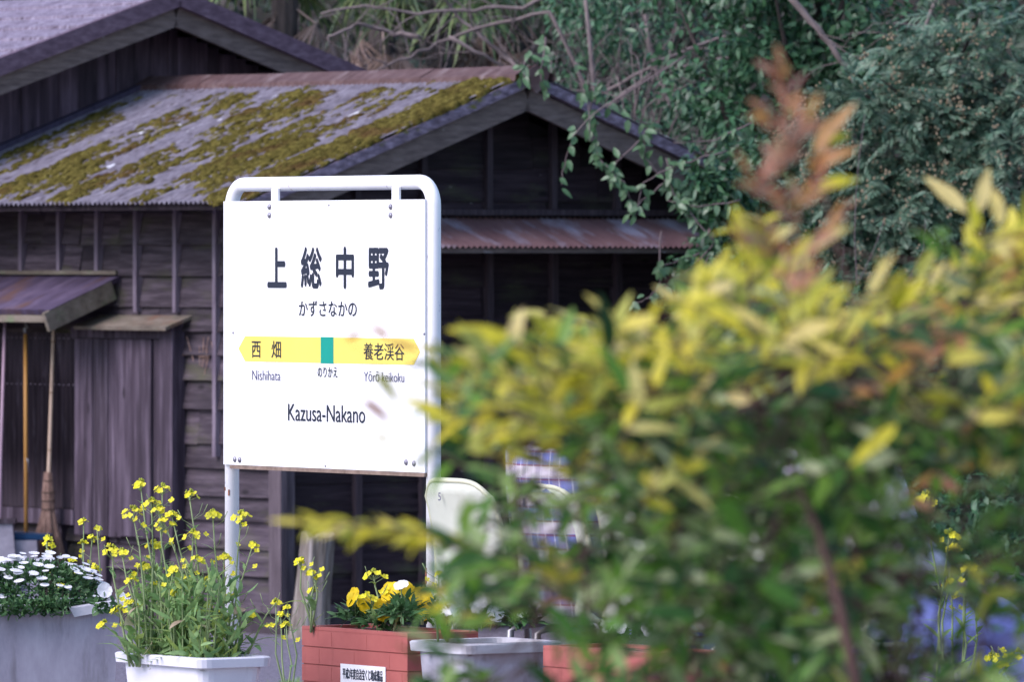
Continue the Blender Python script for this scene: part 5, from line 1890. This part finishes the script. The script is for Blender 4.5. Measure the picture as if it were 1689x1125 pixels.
# the thick reddish stem that shows low in the middle
twigs.tube([P(1425, 1400, 8.4) - o_, P(1412, 1125, 8.4) - o_, P(1385, 1000, 8.4) - o_, P(1350, 880, 8.5) - o_, P(1300, 760, 8.6) - o_], [.0075, .007, .006, .0045, .0025], 8)
mainA = np.array([v[:] for v in main])


def spray(pos, axis, kind, nl=7, L_=.085, ll=(.030, .062), lw=(.010, .018), back=.7):
    axis = Vector(axis).normalized()
    pos = Vector(pos) - axis * L_ * back
    up = Vector((random.uniform(-.4, .4), -.5, 1)).normalized()
    side = axis.cross(up).normalized()
    upp = side.cross(axis)
    twigs.tube([pos, pos + axis * L_ * .5 + Vector((0, 0, .004)), pos + axis * L_], [.0016, .0012, .0008], 4, False)
    for i in range(nl):
        s = (i // 2 + .6) / ((nl + 1) // 2)
        sg = 1 if i % 2 else -1
        pb = pos + axis * L_ * min(1, s)
        a = axis * (.75 if i < nl - 1 else 1.5) + side * sg * (.8 if i < nl - 1 else .05) + Vector(rng.normal(size=3)) * .22 + Vector((0, 0, .12))
        tgt = {'g': Bg, 'y': By, 'r': Br}[kind]
        tgt[0].append(pb); tgt[1].append(a); tgt[2].append(upp + Vector(rng.normal(size=3)) * .3)
        tgt[3].append(random.uniform(*ll)); tgt[4].append(random.uniform(*lw))


made = 0
tries = 0
while made < 980 and tries < 20000:
    tries += 1
    px, py = random.uniform(690, 1760), random.uniform(290, 1230)
    if random.random() > dens(px, py):
        continue
    dd = BD + random.uniform(-.9, 1.7)
    pos = P(px, py, dd) - o_
    made += 1
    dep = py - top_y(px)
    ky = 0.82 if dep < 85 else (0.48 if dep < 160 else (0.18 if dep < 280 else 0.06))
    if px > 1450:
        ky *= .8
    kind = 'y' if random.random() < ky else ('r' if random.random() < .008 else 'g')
    if px > 1440 and py < 720 and random.random() < .12:
        kind = 'r'
    ax = Vector(((px - 1200) / 700 + random.uniform(-1.2, 1.2), random.uniform(-.8, .6), (.45 if kind == 'y' else .1) + random.uniform(-.6, .7)))
    spray(pos, ax, kind, random.choice((5, 7, 7, 9)))
    i = int(np.argmin(((mainA - np.array(pos)) ** 2).sum(1)))
    twigs.tube([main[i], main[i].lerp(pos, .5) + Vector((0, 0, -.01)), pos], [.0014, .0011, .0008], 4, False)
# named sprays seen in the photograph: upright yellow shoots, the red-tipped spike, the sprigs reaching left
for (px, py, ax, kind, nl, L_) in (
        
        (1620, 400, (-.2, 0, 1), 'y', 5, .07), (1680, 400, (.2, 0, 1), 'y', 5, .07), (1235, 450, (-.1, 0, 1), 'y', 5, .06), (1180, 490, (-.2, 0, 1), 'y', 7, .06), (1330, 470, (.2, 0, 1), 'y', 5, .06),
        (1480, 500, (.2, 0, 1), 'y', 5, .06), (800, 590, (-.5, 0, .8), 'y', 7, .05), (850, 590, (0, 0, 1), 'y', 7, .05), (930, 590, (-.1, 0, 1), 'y', 7, .05), (1010, 580, (0, 0, 1), 'y', 7, .05),
        (775, 650, (-1, 0, .25), 'y', 7, .06), (770, 690, (-1, 0, -.1), 'y', 5, .05), (780, 740, (-1, 0, .1), 'g', 5, .05),
         (740, 905, (-1, 0, .2), 'g', 7, .08), (745, 960, (-1, 0, -.3), 'g', 5, .06), (730, 1060, (-1, 0, .2), 'g', 5, .05),
        (800, 940, (-.8, 0, -.5), 'g', 5, .08), (860, 890, (-.5, 0, -.8), 'g', 5, .07), (820, 800, (-.4, 0, -.8), 'g', 3, .04), (930, 850, (-.9, 0, -.2), 'g', 5, .06)):
    pos = P(px, py, BD + random.uniform(-.35, .25)) - o_
    spray(pos, ax, kind, nl, L_)
    i = int(np.argmin(((mainA - np.array(pos)) ** 2).sum(1)))
    twigs.tube([main[i], main[i].lerp(pos, .5) + Vector((0, 0, -.01)), pos], [.0014, .0011, .0008], 4, False)
for (px, py, ax_, nl_, L_) in ((1288, 135, 0, 5, .03), (1300, 175, .2, 5, .03), (1280, 275, -.2, 5, .03), (1345, 270, .6, 5, .03), (1320, 460, .2, 5, .04), (1272, 200, -.5, 5, .03), (1318, 215, .6, 5, .03), (1295, 250, .1, 5, .04), (1255, 310, -.7, 5, .035), (1335, 320, .6, 5, .045), (1300, 340, 0, 5, .04), (1265, 400, -.4, 5, .04),
                               (1345, 400, .5, 5, .04), (1300, 430, .1, 5, .05), (1230, 400, -.4, 3, .03), (1380, 360, .8, 3, .03)):
    spray(P(px, py, random.uniform(7.7, 8.6)) - o_, (ax_ + random.uniform(-.15, .2), 0, .9), 'r', nl_ + 2, L_, (.016, .036), (.006, .010), .5)
for (px, py, nl_, L_) in ((545, 866, 7, .07), (600, 870, 7, .08), (660, 878, 9, .09), (720, 890, 7, .08)):
    spray(P(px, py, 8.5) - o_, (-1, 0, .05), 'y', nl_, L_, (.028, .045), (.009, .013), .5)
twigs.tube([main[int(np.argmin(((mainA - np.array(P(760, 900, 8.2) - o_)) ** 2).sum(1)))], P(760, 900, 8.5) - o_, P(600, 868, 8.5) - o_], [.002, .0016, .0008], 4, False)
# single leaves that stand out of the outline, base -> tip
for (xa, ya, xb, yb_, w, kind, dd) in (
        (845, 565, 752, 528, .020, 'y', 8.5), (800, 582, 762, 540, .022, 'y', 8.2), (848, 570, 852, 512, .020, 'y', 8.6), (912, 565, 880, 512, .018, 'y', 8.4), (925, 575, 945, 502, .018, 'g', 9.0),
        (1005, 580, 1003, 490, .020, 'g', 8.4), (1035, 650, 995, 560, .018, 'g', 8.3), (1085, 532, 1005, 524, .020, 'y', 8.5), (1595, 352, 1525, 284, .024, 'y', 10.5), (1612, 352, 1632, 272, .020, 'y', 10.2),
        (1650, 372, 1640, 300, .018, 'y', 9.6), (1512, 462, 1546, 402, .018, 'y', 9.6), (1342, 246, 1406, 164, .020, 'r', 9.2), (1340, 246, 1402, 210, .018, 'y', 9.2), (1345, 272, 1408, 240, .018, 'r', 9.2),
        (1350, 312, 1412, 282, .018, 'y', 9.0), (1248, 442, 1207, 328, .022, 'y', 8.2), (1275, 452, 1228, 352, .022, 'y', 8.2), (1290, 470, 1335, 372, .018, 'y', 8.6), (1320, 420, 1400, 360, .016, 'y', 8.8),
        (615, 615, 668, 665, .014, 'y', 8.6), (600, 660, 640, 690, .010, 'r', 9.4), (604, 745, 612, 718, .008, 'y', 8.8), (628, 732, 634, 712, .008, 'y', 8.8), (740, 690, 660, 650, .014, 'y', 8.6),
        (730, 700, 690, 660, .016, 'y', 8.8), (752, 640, 690, 588, .014, 'g', 8.6), (640, 560, 608, 524, .010, 'r', 9.2), (690, 580, 640, 552, .008, 'r', 9.2), (570, 560, 600, 548, .008, 'r', 9.2),
        (1190, 820, 1240, 905, .022, 'g', 8.0), (1150, 1018, 1050, 1006, .020, 'g', 8.0), (1480, 700, 1400, 770, .018, 'y', 8.4), (1330, 640, 1420, 650, .02, 'g', 8.0), (1560, 600, 1640, 570, .02, 'y', 8.3),
        (1680, 700, 1640, 640, .02, 'r', 8.5), (1250, 960, 1330, 1000, .02, 'g', 8.0), (900, 1000, 960, 1060, .02, 'g', 8.2), (780, 820, 750, 900, .018, 'g', 8.3)):
    pa, pb = P(xa, ya, dd) - o_, P(xb, yb_, dd + random.uniform(-.03, .03)) - o_
    tgt = {'g': Bg, 'y': By, 'r': Br}[kind]
    tgt[0].append(pa); tgt[1].append(pb - pa); tgt[2].append(Vector((random.uniform(-.4, .4), -.9, .6))); tgt[3].append((pb - pa).length); tgt[4].append(w)
    i = int(np.argmin(((mainA - np.array(pa)) ** 2).sum(1)))
    fine_ = .4 if xa < 745 else 1.0
    twigs.tube([main[i], main[i].lerp(pa, .5) + Vector((0, 0, -.01)), pa], [.0014 * fine_, .0011 * fine_, .0008 * fine_], 4, False)
twigs.build("stem", 'bush_stem', bush, smooth=True)
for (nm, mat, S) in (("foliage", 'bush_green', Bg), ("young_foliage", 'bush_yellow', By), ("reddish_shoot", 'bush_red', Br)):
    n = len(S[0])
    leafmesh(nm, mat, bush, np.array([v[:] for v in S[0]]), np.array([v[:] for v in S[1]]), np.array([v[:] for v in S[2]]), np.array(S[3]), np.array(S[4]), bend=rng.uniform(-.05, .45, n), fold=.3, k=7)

# a tuft of grass on the gravel between the planters
n = 60
q_ = P(485, 1098, 39.8)
o = leafmesh("grass", 'rape_leaf', None, np.c_[q_.x + rng.normal(size=n) * .05, q_.y + rng.normal(size=n) * .05, np.zeros(n)], np.c_[rng.normal(size=(n, 2)) * .5, np.ones(n)], rng.normal(size=(n, 3)), rng.uniform(.02, .05, n), .006, k=3)
tag(o, "small green grass tuft on the gravel between the planters", "grass", kind="stuff")
